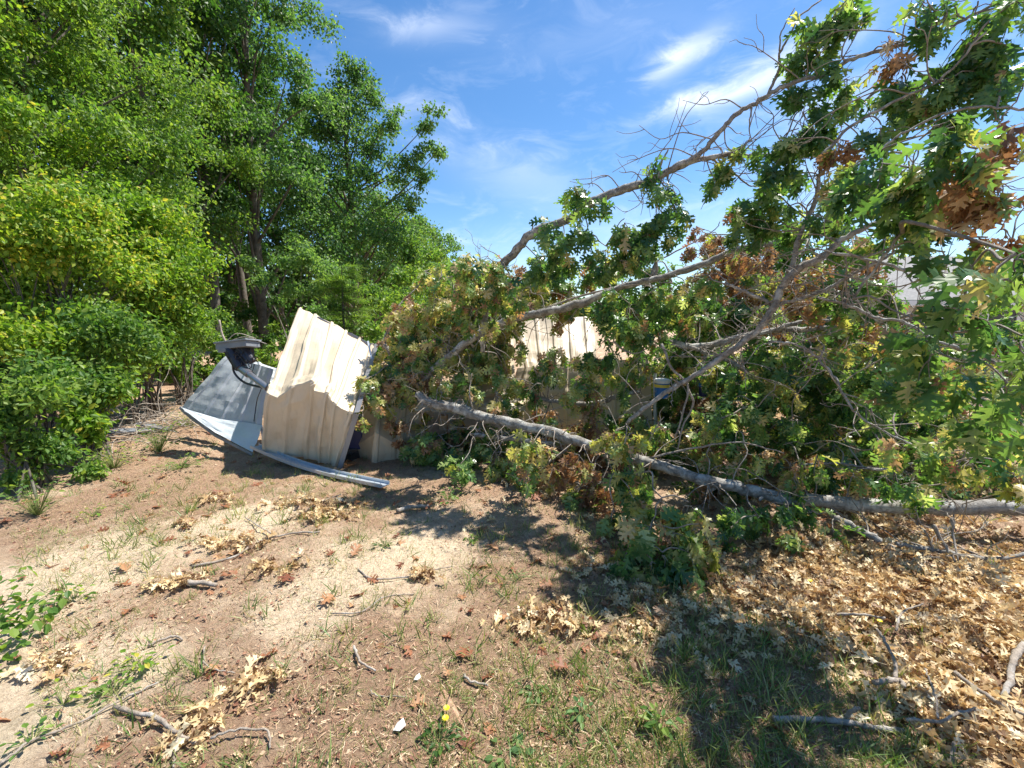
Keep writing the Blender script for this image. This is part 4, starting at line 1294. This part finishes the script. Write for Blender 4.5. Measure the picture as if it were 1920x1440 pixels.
# fill the tangled lower crown so that little shows through
for (xa, xb, ya, yb, Ya, Yb, n_, ks_) in [(1270, 1700, 560, 820, 4.2, 5.6, 62, 'gggmb'), (1400, 1900, 620, 860, 3.5, 5.0, 56, 'gggmw'), (1280, 1560, 450, 580, 5.0, 6.2, 22, 'bbbm'), (1560, 1800, 470, 640, 4.2, 5.5, 16, 'bgb'), (1000, 1270, 490, 570, 5.0, 5.8, 12, 'ggm'), (765, 1000, 520, 680, 4.9, 5.8, 40, 'mmgwwb'), (870, 960, 500, 600, 4.2, 4.3, 8, 'mgw'), (1150, 1500, 600, 830, 5.2, 6.2, 34, 'ggmb'), (1500, 1900, 640, 850, 5.0, 6.5, 34, 'gmb'),
                                          (780, 1180, 800, 900, 4.3, 5.2, 34, 'gmbb'), (960, 1230, 740, 860, 4.9, 5.3, 12, 'gmb'), (740, 830, 620, 760, 4.95, 5.4, 12, 'wmb'), (1330, 1900, 900, 980, 3.5, 4.1, 16, 'gmg'), (1500, 1900, 780, 900, 3.6, 5.0, 16, 'ggm'), (1200, 1330, 800, 880, 4.0, 4.6, 12, 'gmb'), (1080, 1400, 900, 975, 3.45, 3.9, 12, 'gmb'), (1225, 1420, 640, 800, 5.7, 6.4, 16, 'gb')]:
    for q in range(n_):
        q_ = (random.uniform(xa, xb), random.uniform(ya, yb), random.uniform(Ya, Yb), random.uniform(22, 36), random.choice(ks_))
        if 1170 < q_[0] < 1310 and 680 < q_[1] < 790 and q_[2] < 5.6:
            continue
        if 960 < q_[0] < 1115 and 590 < q_[1] < 700:
            continue
        if not (1660 < q_[0] < 1810 and 450 < q_[1] < 560):
            B.append(q_)
for b_ in B:
    px, py, Y, r = b_[:4]
    if 1380 < px < 1680 and 640 < py < 840 and Y < 3.6:
        Y += .7
    if py < 510 and Y > 4.7:
        Y = (4.95 - (px - 1000) * .0012) * .82 if len(b_) == 4 else Y
    elif py < 420 and Y > 3.9 and px < 1620:
        Y *= .8
    kd = b_[4] if len(b_) > 4 else 'g'
    if 700 < px < 1010 and 480 < py < 800 and random.random() < .6:
        kd = 'w' if kd in 'mb' else 'm'
    elif kd == 'g' and py > 480 and random.random() < .25:
        kd = 'm'
    sh = .12 if (kd in 'wm') else 0
    bunch(px, py, Y, r, kd, 1.0, 1.25, sh + random.uniform(-.12, .12), .125 if Y > 4.5 else (.12 if Y < 1.95 else (.13 if Y < 2.9 and py > 900 else .122)))

# bare side twigs along every limb
for i, sp in enumerate(limb_pts):
    L = np.sum(np.linalg.norm(np.diff(sp, axis=0), axis=1))
    for q in range(int(L * (6 if i >= 18 else 15))):
        k = random.randrange(1, len(sp))
        a = Vector(sp[k])
        d = Vector(tuple(randdir(1)[0]))
        d.z = d.z * .8 + (.15 if i in (2, 3, 5) else -.1)
        ln = random.uniform(.12, .7)
        e = a + d * ln
        if e.z < .03:
            e.z = .03
        s = twig(twigmb[i], a, e, .0055, .002, random.uniform(-.1, .15), 4)
        for z in range(random.randint(1, 3)):
            kk = random.randrange(3, len(s) - 1)
            f = Vector(s[kk]) + (d + Vector(tuple(randdir(1)[0])) * .9).normalized() * ln * random.uniform(.2, .5)
            if f.z < .03:
                f.z = .03
            twig(twigmb[i], s[kk], f, .003, .0014, 0, 3)
# hand-placed twigs seen against the sky
SK = [(2, [(1440, 178, 4.38), (1460, 130, 4.38), (1462, 100, 4.38), (1480, 70, 4.38), (1500, 30, 4.38), (1540, 0, 4.38)], 5), (2, [(1462, 100, 4.38), (1465, 60, 4.38), (1490, 15, 4.38)], 3), (2, [(1230, 335, 4.78), (1240, 305, 4.78), (1253, 280, 4.78)], 6),
      (2, [(1585, 118, 4.0), (1580, 90, 4.0), (1610, 40, 4.0), (1640, 25, 4.0)], 3), (3, [(1330, 297, 4.6), (1370, 320, 4.6), (1400, 345, 4.6), (1420, 350, 4.6)], 4), (5, [(1690, 100, 3.3), (1695, 50, 3.3), (1710, 0, 3.3)], 3),
      (5, [(1565, 235, 3.4), (1575, 190, 3.4), (1620, 140, 3.4), (1660, 120, 3.4)], 3), (4, [(1870, 250, 2.5), (1880, 220, 2.5), (1905, 190, 2.5), (1925, 150, 2.5)], 4), (4, [(1700, 260, 3), (1770, 245, 3), (1850, 250, 2.9), (1930, 262, 2.8)], 3), (9, [(1220, 520, 5.2), (1230, 490, 5.2), (1225, 480, 5.2)], 8),
      (1, [(1225, 525, 4.7), (1232, 500, 4.7), (1225, 482, 4.7)], 6), (1, [(1150, 540, 4.7), (1070, 560, 4.8), (1000, 590, 4.8)], 5), (2, [(1000, 437, 5.15), (998, 430, 5.15), (1000, 418, 5.15)], 4),
      (1, [(1230, 490, 6.2), (1290, 460, 6.2), (1340, 430, 6.2), (1350, 415, 6.2)], 3), (2, [(1410, 200, 4.4), (1405, 240, 4.4), (1410, 265, 4.4)], 3), (4, [(1240, 645, 3.6), (1260, 690, 3.5), (1290, 730, 3.45), (1265, 820, 3.4)], 6),
      (0, [(1215, 860, 3.5), (1300, 840, 3.4), (1390, 830, 3.3), (1470, 850, 3.2)], 5), (0, [(1290, 730, 3.5), (1300, 760, 3.5), (1280, 800, 3.5), (1270, 850, 3.45)], 5), (1, [(1150, 640, 4.4), (1180, 662, 4.4), (1210, 655, 4.4), (1200, 640, 4.4)], 4),
      (0, [(890, 775, 4.4), (880, 740, 4.4), (885, 700, 4.5)], 4), (14, [(1750, 985, 2.7), (1770, 1020, 2.65), (1795, 1060, 2.55)], 8), (14, [(1785, 970, 2.7), (1788, 1010, 2.65), (1797, 1055, 2.55)], 6), (14, [(1500, 860, 3.3), (1510, 900, 3.2), (1512, 930, 3.1)], 4)]
for (li, pts, wpx) in SK:
    if li in (2, 3) and pts[0][2] < 6:
        pts = [(a_, b_, c_ * .82) for a_, b_, c_ in pts]
    W = [P(*p) for p in pts]
    for w_ in W:
        w_.z = max(w_.z, .03)
    sp = spline(W, 5, .003)
    r_ = wpx / F * pts[0][2] / 2
    twigmb[li].tube(sp, np.linspace(r_, r_ * .45, len(sp)), 6)
for i, o in enumerate(limb_obj):
    if twigmb[i].n:
        twigmb[i].build('twigs', 'bark_twig', o, smooth=True)
    for key, nm, mt in (('g', 'green_foliage', 'oak_green'), ('w', 'wilting_foliage', 'oak_wilt'), ('b', 'withered_foliage', 'oak_brown')):
        if fol[i][key].n:
            fol[i][key].build(nm, mt, o)

# ------------------------------------------------------------------ litter, grass and weeds


def on_ground(x, y, dz=0.0):
    return np.stack([x, y, gz(x, y) + dz], 1)


def vnoise(x, y, s, ph=0):
    return (np.sin(x * s + ph) * np.cos(y * s * 1.3 + ph * 2) + np.sin(x * s * 2.3 + y * s * 1.1 + ph) * .6 + np.sin(y * s * 3.1 - x * s * 1.9 + 3 * ph) * .4) / 2


def litter(mb, px, py, rx, ry, n, size=.13, pile=.05, rnd=.55, tmpl=OAKD, patchy=True):
    """loose dry leaves in a patch around the ground point seen at px,py"""
    c = G(px, py)
    n = int(n * 1.7)
    size = size * .68
    x = c.x + RG.standard_normal(n) * rx * .5
    y = c.y + RG.standard_normal(n) * ry * .5
    kp = (vnoise(x, y, 3.4, .7) + .9 * RG.random(n)) > (.1 if patchy else -9)
    x, y = x[kp], y[kp]
    n = len(x)
    pos = on_ground(x, y, 0) + np.stack([0 * x, 0 * x, .008 + RG.random(n) ** 1.5 * pile], 1)
    D = randdir(n) * np.array([1, 1, .32])
    N = randdir(n) * .65 + np.array([0, 0, 1.0])
    leaves(mb, tmpl, pos, D, N, size * (.55 + .6 * RG.random(n)), .1 + .5 * RG.random(n), .2 + 1.0 * RG.random(n), np.clip(rnd - .08 + .32 * RG.standard_normal(n), 0, 1), .5)


lm = MB()
# dense carpet right
for (px, py, rx, ry, n, pl_) in [(1850, 1150, 1.1, .5, 900, .09), (1700, 1130, .7, .35, 420, .06), (1600, 1090, .5, .3, 260, .05), (1900, 1250, .6, .35, 520, .08), (1780, 1240, .45, .3, 330, .06), (1880, 1330, .45, .25, 330, .06), (1780, 1330, .35, .2, 170, .05),
                                 (1900, 1410, .35, .18, 150, .05), (1480, 1130, .35, .16, 110, .04), (1560, 1150, .35, .18, 110, .04), (1640, 1190, .25, .2, 90, .04), (1500, 1200, .3, .12, 50, .03), (1560, 1050, .5, .3, 200, .04), (1800, 1060, .9, .4, 500, .05), (1450, 1050, .5, .3, 120, .03),
                                 (1700, 960, 1.2, .6, 600, .06), (1550, 900, 1.2, .7, 550, .06), (1800, 880, 1.4, .8, 650, .06), (1620, 850, 1.5, 1, 700, .06), (1400, 860, 1, .9, 500, .06), (1250, 850, .9, .7, 350, .05), (1150, 980, .7, .5, 110, .03), (1350, 1100, .5, .3, 130, .03), (1050, 900, .8, .5, 200, .04), (1750, 800, 3, 2, 700, .06), (1450, 790, 2, 1.5, 600, .06),
                                 (1250, 1130, .5, .3, 110, .03), (1230, 1190, .4, .3, 80, .03)]:
    litter(lm, px, py, rx, ry, n, .13, pl_, .55)
tag(lm.build('leaf_litter', 'oak_litter'), 'carpet of dry tan oak leaves on the right', 'leaf litter', kind='stuff')
# separate heaps of dead leaves, countable
HEAPS = [
    (1020, 1160, .28, .16, 70, 'tan heap of dry oak leaves in front of the tree shadow, near the middle'),
    (1000, 1130, .14, .09, 20, None),
    (330, 1105, .16, .09, 32, 'tan heap of dead leaves round a short grey stick on the bare path'),
    (610, 975, .28, .14, 70, 'pale dead leaf bunch at the far end of the long twig'),
    (440, 1025, .34, .12, 56, 'strewn pale leaves along the middle of the long twig'),
    (520, 1070, .22, .1, 26, 'bleached few leaves just right of the bare path heap'),
    (400, 938, .24, .08, 34, 'flat brown leaf patch on grass below the white flap'),
    (345, 985, .07, .05, 9, 'tiny pale leaf bunch alone on the thin grass at left'),
    (370, 1370, .17, .13, 26, 'large heap of brown leaves and twigs at the bottom left'),
    (470, 1290, .15, .12, 26, 'reddish brown leaves above the large bottom left heap'),
    (110, 1255, .16, .08, 16, 'orange brown leaves on bare sand at far left'),
    (790, 1085, .12, .07, 18, 'small curled leaf cluster on the sandy patch at centre'),
    (580, 950, .5, .1, 60, 'leaf strip lying before the pale metal channel'),
    (1110, 1070, .2, .1, 26, 'light leaves touching the tip of the hanging green bunch'),
]
for (px, py, rx, ry, n, lb) in HEAPS:
    h = MB()
    if lb is None:
        continue
    litter(h, px, py, rx * .8, ry * .8, n, .13, .05, .5, patchy=False)
    o = h.build('leaf_heap', 'oak_litter')
    tag(o, lb, 'dead leaves', 'heaps of dead leaves on the open ground')
# scattered old leaves over the whole lot
sc = MB()
n = 620
x = RG.uniform(-4.5, 4, n)
y = 1.1 + RG.random(n) ** 1.3 * 6
leaves(sc, OAK, on_ground(x, y, .012), randdir(n) * np.array([1, 1, .25]), np.array([0, 0, 1]) + randdir(n) * .45, .09 * (.5 + .8 * RG.random(n)), .25, .4 * RG.random(n), None, .3)
tag(sc.build('scattered_leaves', 'old_leaf'), 'old reddish leaves scattered over the bare ground', 'dead leaves', kind='stuff')

# thatch: dead stems and needles
th = MB()


def view_scatter(n, y0, y1, pw=1.0, spread=1.25):
    y = y0 * (y1 / y0) ** (RG.random(n) ** pw)
    x = RG.uniform(-spread, spread, n) * y
    return x, y




n = 70000
x, y = view_scatter(n, 1.15, 8)
k = vnoise(x, y, 2.1, 1.3) + .9 * RG.random(n) > .05
x, y = x[k], y[k]
n = len(x)
leaves(th, SLIVER, on_ground(x, y, .003 + RG.random(n) * .01), randdir(n) * np.array([1, 1, .22]), np.array([0, 0, 1]) + randdir(n) * .5, .03 * (.35 + 1.2 * RG.random(n) ** 2), .3, 0, None)
n = 34000
x, y = view_scatter(n, 1.15, 7)
bare = np.zeros(n)
for (c, r) in (((430, 990), .35), ((480, 975), .3), ((700, 1060), .33), ((790, 1040), .3), ((600, 1130), .35), ((100, 1090), .45), ((180, 1060), .4), ((70, 1330), .3), ((150, 1280), .25), ((240, 1260), .2)):
    g = G(*c)
    bare += np.exp(-((x - g.x) ** 2 + (y - g.y) ** 2) / r ** 2)
k = vnoise(x, y, 1.9, 2.3) + 1.1 * RG.random(n) - 1.0 * bare > .15
x, y = x[k], y[k]
n = len(x)
leaves(th, DIAM, on_ground(x, y, .001 + RG.random(n) * .008), randdir(n) * np.array([1, 1, .3]), np.array([0, 0, 1]) + randdir(n) * .7, .017 * (.3 + 1.4 * RG.random(n) ** 2), .3, .3, np.clip(RG.random(n) * 1.0 - .15, 0, 1))
tag(th.build('thatch', 'thatch'), 'dead grass stems and needles matted on the soil', 'thatch', kind='stuff')

gr = MB()
# sparse tufts everywhere, more towards the shade at the right and in front of the shed
nt_ = 6500
x, y = view_scatter(nt_, 1.15, 9)
gs = [((450, 915), .8, 1.0), ((650, 930), .6, .7), ((250, 1000), .5, .5), ((1300, 1250), .5, 1.0), ((1500, 1290), .4, 1.0), ((1200, 1180), .4, .6), ((1000, 1020), .5, .6), ((1150, 1040), .4, .6), ((950, 1250), .4, .4), ((1300, 1400), .3, .7), ((1000, 1400), .3, .4), ((1660, 1260), .25, .6), ((1450, 1400), .35, .9), ((1250, 1130), .3, .6), ((1600, 1400), .25, .6), ((1150, 1420), .3, .5), ((680, 1010), .3, .3)]
dn = np.full(nt_, .17)
for (c, r, k) in gs:
    g = G(*c)
    dn += k * np.exp(-((x - g.x) ** 2 + (y - g.y) ** 2) / r ** 2)
keep = RG.random(nt_) < dn + .14 * vnoise(x, y, 1.7, .4)
x, y = x[keep], y[keep]
for xx, yy in zip(x, y):
    m = random.randint(5, 16)
    h = random.choice([.03, .045, .06, .09])
    px_ = xx + RG.standard_normal(m) * .022
    py_ = yy + RG.standard_normal(m) * .022
    D = randdir(m) * .75 + np.array([0, 0, 1.0])
    N = randdir(m)
    leaves(gr, BLADE, on_ground(px_, py_, -.002), D, N, h * (.6 + .8 * RG.random(m)), .4, 0, np.clip(RG.random(m) * .8 + random.uniform(-.1, .25), 0, 1))
# fine grass film
n = 80000
x, y = view_scatter(n, 1.15, 10)
dn = np.full(n, .34)
for (c, r, k) in gs:
    g = G(*c)
    dn += k * np.exp(-((x - g.x) ** 2 + (y - g.y) ** 2) / (r * 1.3) ** 2)
keep = RG.random(n) < dn + .25 * vnoise(x, y, 2.3, .9)
x, y = x[keep], y[keep]
m = len(x)
leaves(gr, BLADE, on_ground(x, y, -.002), randdir(m) * .8 + np.array([0, 0, .8]), randdir(m), .035 * (.5 + RG.random(m)), .4, 0, None)
tag(gr.build('grass', 'grass'), 'sparse short grass growing over the lot', 'grass', kind='stuff')


def weed(px, py, label, n=12, size=.045, r=.07, h=.05, mat='leaf_mid', tmpl=OVATE, cat='weed', stalk=True):
    c = G(px, py)
    if tmpl is OVATE:
        n = int(n * 1.6)
        size = size * .62
    root = empty('weed', c, label, cat, 'weeds sprouting on the bare ground')
    f, s = MB(), MB()
    a = RG.uniform(0, 6.28, n)
    rr = r * (.2 + .8 * RG.random(n))
    pos = np.array(c)[None] + np.stack([np.cos(a) * rr, np.sin(a) * rr, h * (.3 + .9 * RG.random(n))], 1)
    D = np.stack([np.cos(a), np.sin(a), .1 + .3 * RG.standard_normal(n)], 1)
    leaves(f, tmpl, pos, D, np.array([0, 0, 1]) + randdir(n) * .35, size * (.6 + .7 * RG.random(n)), .25, .15, np.clip(RG.random(n), 0, 1))
    for p in pos:
        s.tube([c - Vector((0, 0, .01)), Vector(tuple(p))], [.0018, .001], 4, cap=False)
    f.build('leaves', mat, root)
    s.build('stem', 'grass', root)
    return root


WE = [
    ((265, 1258), 'bright trailing weed left of centre on bare sand', 22, .05, .1, .05, 'leaf_bright'),
    ((215, 1310), 'dark green weed beside the long grey stick at the lower left', 16, .045, .08, .04, 'leaf_mid'),
    ((120, 1330), 'light green seedlings on the sand at the lower left', 10, .05, .09, .05, 'leaf_bright'),
    ((60, 1400), 'weed in the bottom left corner', 12, .045, .07, .04, 'leaf_mid'),
    ((825, 1400), 'dark leafy weed below the yellow flowers', 26, .04, .08, .03, 'leaf_dark'),
    ((1000, 1290), 'pale rosette weed in the lower middle', 14, .05, .06, .02, 'leaf_cool'),
    ((1090, 1350), 'tall bladed weed right of the lower middle rosette', 12, .06, .05, .07, 'leaf_cool'),
    ((1240, 1370), 'upright green weed at the edge of the dappled shade near the bottom', 16, .06, .06, .08, 'leaf_mid'),
    ((1540, 1205), 'spiky bright grass clump among the dry leaves', 22, .07, .06, .05, 'leaf_cool'),
    ((970, 1085), 'spiky grass clump in the limb shadow', 20, .08, .06, .05, 'leaf_cool'),
    ((885, 1010), 'small weed in the dappled shade before the oak', 14, .045, .06, .03, 'leaf_mid'),
    ((720, 1030), 'dark low weed on the pale sand', 16, .04, .06, .03, 'leaf_dark'),
    ((175, 968), 'yellow-green sprig near the left bushes', 12, .05, .08, .06, 'leaf_bright'),
    ((140, 1130), 'yellowish sprig right of the corner creeper', 12, .05, .08, .05, 'leaf_bright'),
    ((840, 935), 'green weed touching the shadow of the log end', 22, .06, .12, .08, 'leaf_mid'),
    ((300, 850), 'leafy sapling in front of the brush pile', 60, .07, .22, .28, 'leaf_mid'),
    ((340, 880), 'dull green weed below the brush pile', 40, .06, .25, .1, 'leaf_mid'),
    ((215, 880), 'young leafy plant between the bushes and the brush pile', 60, .06, .25, .22, 'leaf_bright'),
    ((355, 800), 'sunlit plant under the tip of the grey roof sheet', 50, .06, .25, .2, 'leaf_bright'),
    ((70, 960), 'leafy runner hanging from the left bush onto the sand', 60, .06, .22, .25, 'leaf_mid'),
    ((950, 1420), 'broad low rosette at the bottom edge', 16, .06, .07, .02, 'leaf_cool'),
]
for i, (c, lb, n, sz, r_, h_, mt) in enumerate(WE):
    weed(c[0], c[1], lb, n, sz, r_, h_, mt, BLADE if 'spiky' in lb else OVATE)
# creeper at the left frame edge
cr = empty('creeper', G(20, 1200), 'glossy green creeper coming in at the lower left edge', 'weed')
f, s = MB(), MB()
for (px, py, z) in [(5, 1080, .2), (25, 1110, .2), (10, 1140, .22), (50, 1140, .14), (30, 1165, .16), (85, 1140, .1), (0, 1180, .15), (40, 1190, .1), (15, 1215, .1), (60, 1165, .1), (0, 1240, .06), (105, 1135, .05), (-20, 1130, .2), (-25, 1180, .2)]:
    c = G(px, py)
    # same pixel but raised: bring it nearer
    c = Vector((0, 0, CAM_H)).lerp(c, (CAM_H - z) / CAM_H)
    m = 13
    pos = np.array(c)[None] + RG.standard_normal((m, 3)) * np.array([.05, .05, .03])
    leaves(f, OVATE, pos, randdir(m) + np.array([.4, -.1, 0]), np.array([0, 0, 1]) + randdir(m) * .4, .052 * (.7 + .5 * RG.random(m)), .2, .15, None)
    s.tube([Vector((c.x - .2, c.y + .05, 0.0)), c], [.003, .0015], 4)
f.build('leaves', 'leaf_mid', cr)
s.build('stem', 'grass', cr)

# flowers
for i, (px, py, lb) in enumerate([(838, 1352, 'upper yellow flower of the pair in the lower middle'), (836, 1372, 'lower yellow flower of the pair in the lower middle'), (1518, 1102, 'small yellow flower in the shade right of the hanging bunch'), (1648, 1176, 'small yellow flower by the tip of the forked stick')]):
    c = G(px, py)
    root = empty('flower', c, lb, 'flower', 'yellow flowers')
    h = .05
    s, q = MB(), MB()
    s.tube([c, c + Vector((0, 0, h))], .0015, 5)
    s.build('stem', 'grass', root)
    m = 16
    a = np.arange(m) * 6.283 / m
    D = np.stack([np.cos(a), np.sin(a), 0 * a + .15 + .25 * (np.arange(m) % 2)], 1)
    leaves(q, OVATE, np.tile(np.array(c) + [0, 0, h], (m, 1)), D, np.tile([0, 0, 1.0], (m, 1)), .014, .1, .1)
    q.build('petals', 'petal', root)

# scraps
for (px, py, s_, lb) in [(750, 1375, .045, 'white scrap of paper on the soil at the bottom'), (783, 1278, .03, 'crumpled pale scrap above the larger white one')]:
    c = G(px, py)
    q = MB()
    V = [(c.x + dx * s_, c.y + dy * s_, c.z + .012 + dz * s_) for dx, dy, dz in ((-.5, -.3, 0), (.1, -.5, .15), (.5, .1, .1), (.2, .5, .4), (-.3, .3, .1), (0, 0, .35))]
    q.add(V, [(0, 1, 5), (1, 2, 5), (2, 3, 5), (3, 4, 5), (4, 0, 5)])
    tag(q.build('paper_scrap', 'paper', solid=.001), lb, 'litter', 'white scraps')
fr = MB()
c = G(845, 1330)
for i in range(46):
    t = i / 46
    b_ = Vector((c.x - .05 + .10 * t, c.y + .09 - .17 * t, c.z + .012))
    for sg in (-1, 1):
        leaves(fr, BLADE, np.array([b_]), np.array([[sg * .9 - .15, -.7, .1 * random.random()]]), np.array([[0, 0, 1.0]]), .06 * (1 - .6 * abs(t - .4)), .2, 0, np.array([.3 + .3 * random.random()]))
tag(fr.build('dead_frond', 'thatch'), 'dry feathery tan frond lying above the yellow flowers', 'frond')

# sticks: (points px,py,height), width px
STICKS = [
    ('thick pale stick lying level at the lower right', [[(1450, 1350, .03), (1530, 1352, .035), (1580, 1355, .035), (1640, 1365, .03), (1700, 1370, .03), (1765, 1378, .025)], [(1585, 1345, .03), (1600, 1335, .05), (1613, 1330, .07)]], 11),
    ('forked grey stick with an upright arm in the right litter', [[(1640, 1275, .02), (1670, 1268, .03), (1690, 1270, .03), (1695, 1280, .03)], [(1680, 1265, .03), (1678, 1230, .07), (1660, 1195, .1), (1645, 1175, .12)]], 9),
    ('branching white twig above the thick pale stick', [[(1700, 1345, .03), (1760, 1350, .03), (1800, 1335, .03), (1850, 1330, .03)], [(1760, 1345, .03), (1755, 1310, .06), (1745, 1275, .08), (1735, 1250, .1)], [(1790, 1340, .03), (1830, 1325, .05)]], 5),
    ('straight stick slanting through the litter at the right edge', [[(1790, 1260, .05), (1840, 1295, .05), (1900, 1330, .04), (1960, 1350, .04)]], 6),
    ('curved pale stick at the right frame edge', [[(1920, 1215, .1), (1900, 1240, .1), (1895, 1275, .08), (1880, 1305, .06)]], 8),
    ('level twig with dry leaves above the right litter', [[(1500, 1140, .03), (1540, 1150, .03), (1600, 1148, .03), (1660, 1155, .03)], [(1680, 1180, .03), (1690, 1150, .05), (1730, 1138, .06)]], 5),
    ('upright broken twig at the bottom right corner', [[(1782, 1440, .02), (1786, 1410, .06), (1790, 1390, .1)]], 6),
    ('pale forked stick crossing the bottom left leaf heap', [[(215, 1328, .03), (290, 1345, .04), (330, 1370, .05), (365, 1392, .04)], [(335, 1375, .05), (328, 1410, .04), (325, 1440, .03)], [(395, 1385, .04), (440, 1372, .05), (500, 1370, .04), (506, 1400, .03)]], 7),
    ('long thin straight stick reaching to the bottom left corner', [[(0, 1440, .02), (60, 1400, .02), (140, 1365, .02), (230, 1315, .02), (300, 1280, .02)]], 4),
    ('short fat grey stick in the tan heap on the path', [[(352, 1098, .05), (380, 1097, .05), (406, 1101, .04)]], 9),
    ('long leafy twig lying across the open ground at left', [[(360, 1065, .02), (440, 1045, .03), (480, 1020, .04), (540, 1005, .04), (600, 1005, .04)], [(510, 1003, .04), (490, 990, .05), (460, 970, .04)], [(570, 965, .03), (600, 945, .04), (640, 930, .05)]], 4),
    ('small forked twig on the thatch left of centre', [[(278, 1212, .02), (310, 1200, .03), (330, 1196, .03), (342, 1205, .02)]], 4),
    ('dark bent twig alone in the middle of the thatch', [[(664, 1218, .03), (675, 1245, .03), (705, 1262, .02)]], 5),
    ('little grey stick with broken end right of the dark bent twig', [[(870, 1265, .03), (880, 1277, .03), (915, 1283, .02)]], 6),
    ('thin curved twig below the dark bent twig', [[(694, 1296, .02), (710, 1305, .02), (760, 1310, .02)]], 3),
    ('thin twig across the pale sandy patch', [[(672, 1075, .02), (700, 1088, .02), (770, 1083, .02)], [(800, 1070, .02), (850, 1058, .03)]], 4),
    ('long thin twig below the pale sandy patch', [[(620, 1155, .02), (680, 1152, .02), (720, 1125, .02), (780, 1115, .02)]], 3),
    ('greyish piece of branch near the end of the metal channel', [[(745, 958, .04), (770, 948, .05), (810, 945, .05)]], 9),
    ('hooked thin twig left of the large heap', [[(385, 1215, .02), (382, 1240, .02), (400, 1255, .02), (440, 1260, .02)]], 3),
]
for (lb, lines, wpx) in STICKS:
    mb = MB()
    for k, pts in enumerate(lines):
        W = []
        for (px, py, z) in pts:
            g = G(px, py)
            if px > 1590 and py < 1360:
                z = z + .09
            g = Vector((0, 0, CAM_H)).lerp(g, (CAM_H - z * .6) / CAM_H)
            g.z += .0
            W.append(g)
        sp = spline(W, 6, .002)
        r_ = wpx / F * W[0].length / 2 * (1 if k == 0 else .65)
        mb.tube(sp, np.linspace(r_, r_ * .7, len(sp)) * (1 + .08 * RG.standard_normal(len(sp))), 7, knob=.05)
    tag(mb.build('fallen_stick', 'dry_stick', smooth=True), lb, 'stick', 'sticks lying on the ground')

# brush pile on the left
bp = MB()
cp = G(290, 815)
for i in range(110):
    a = Vector((cp.x + random.gauss(0, .45), cp.y + random.gauss(0, .35), random.uniform(.02, .3)))
    d = Vector((random.gauss(0, 1), random.gauss(0, .5), random.gauss(0, .22))).normalized()
    ln = random.uniform(.3, 1.0)
    e = a + d * ln
    e.z = max(.02, e.z)
    twig(bp, a, e, random.uniform(.003, .008), .0018, random.uniform(-.05, .15), 4)
tag(bp.build('brush_pile', 'dry_stick', smooth=True), 'grey pile of dead twigs between the left bushes and the roof sheet', 'brush pile')
q = MB()
c = G(250, 812)
q.box(c + Vector((0, 0, .04)), .55, .18, .025, Matrix.Rotation(.25, 4, 'Z') @ Matrix.Rotation(.1, 4, 'X'))
q.box(c + Vector((.2, .12, .07)), .5, .12, .025, Matrix.Rotation(-.15, 4, 'Z') @ Matrix.Rotation(.15, 4, 'Y'))
tag(q.build('weathered_board', 'plate', bevel=.003), 'grey weathered boards lying in the brush pile', 'board')
br = MB()
c = P(412, 612, 5.35)
br.tube(spline([P(424, 642, 5.3), P(416, 625, 5.33), P(411, 600, 5.35)], 4), [.012] * 9, 6)
for pts in ([(430, 640, 5.3), (460, 632, 5.3), (500, 645, 5.3)], [(424, 640, 5.3), (445, 625, 5.3), (480, 635, 5.4)]):
    br.tube(spline([P(*p) for p in pts], 5), .005, 5)
tag(br.build('broken_branch', 'dry_stick', smooth=True), 'splintered twig lying on the upturned grey plate', 'stick')
print('verts', sum(len(o.data.vertices) for o in bpy.data.objects if o.type == 'MESH'))
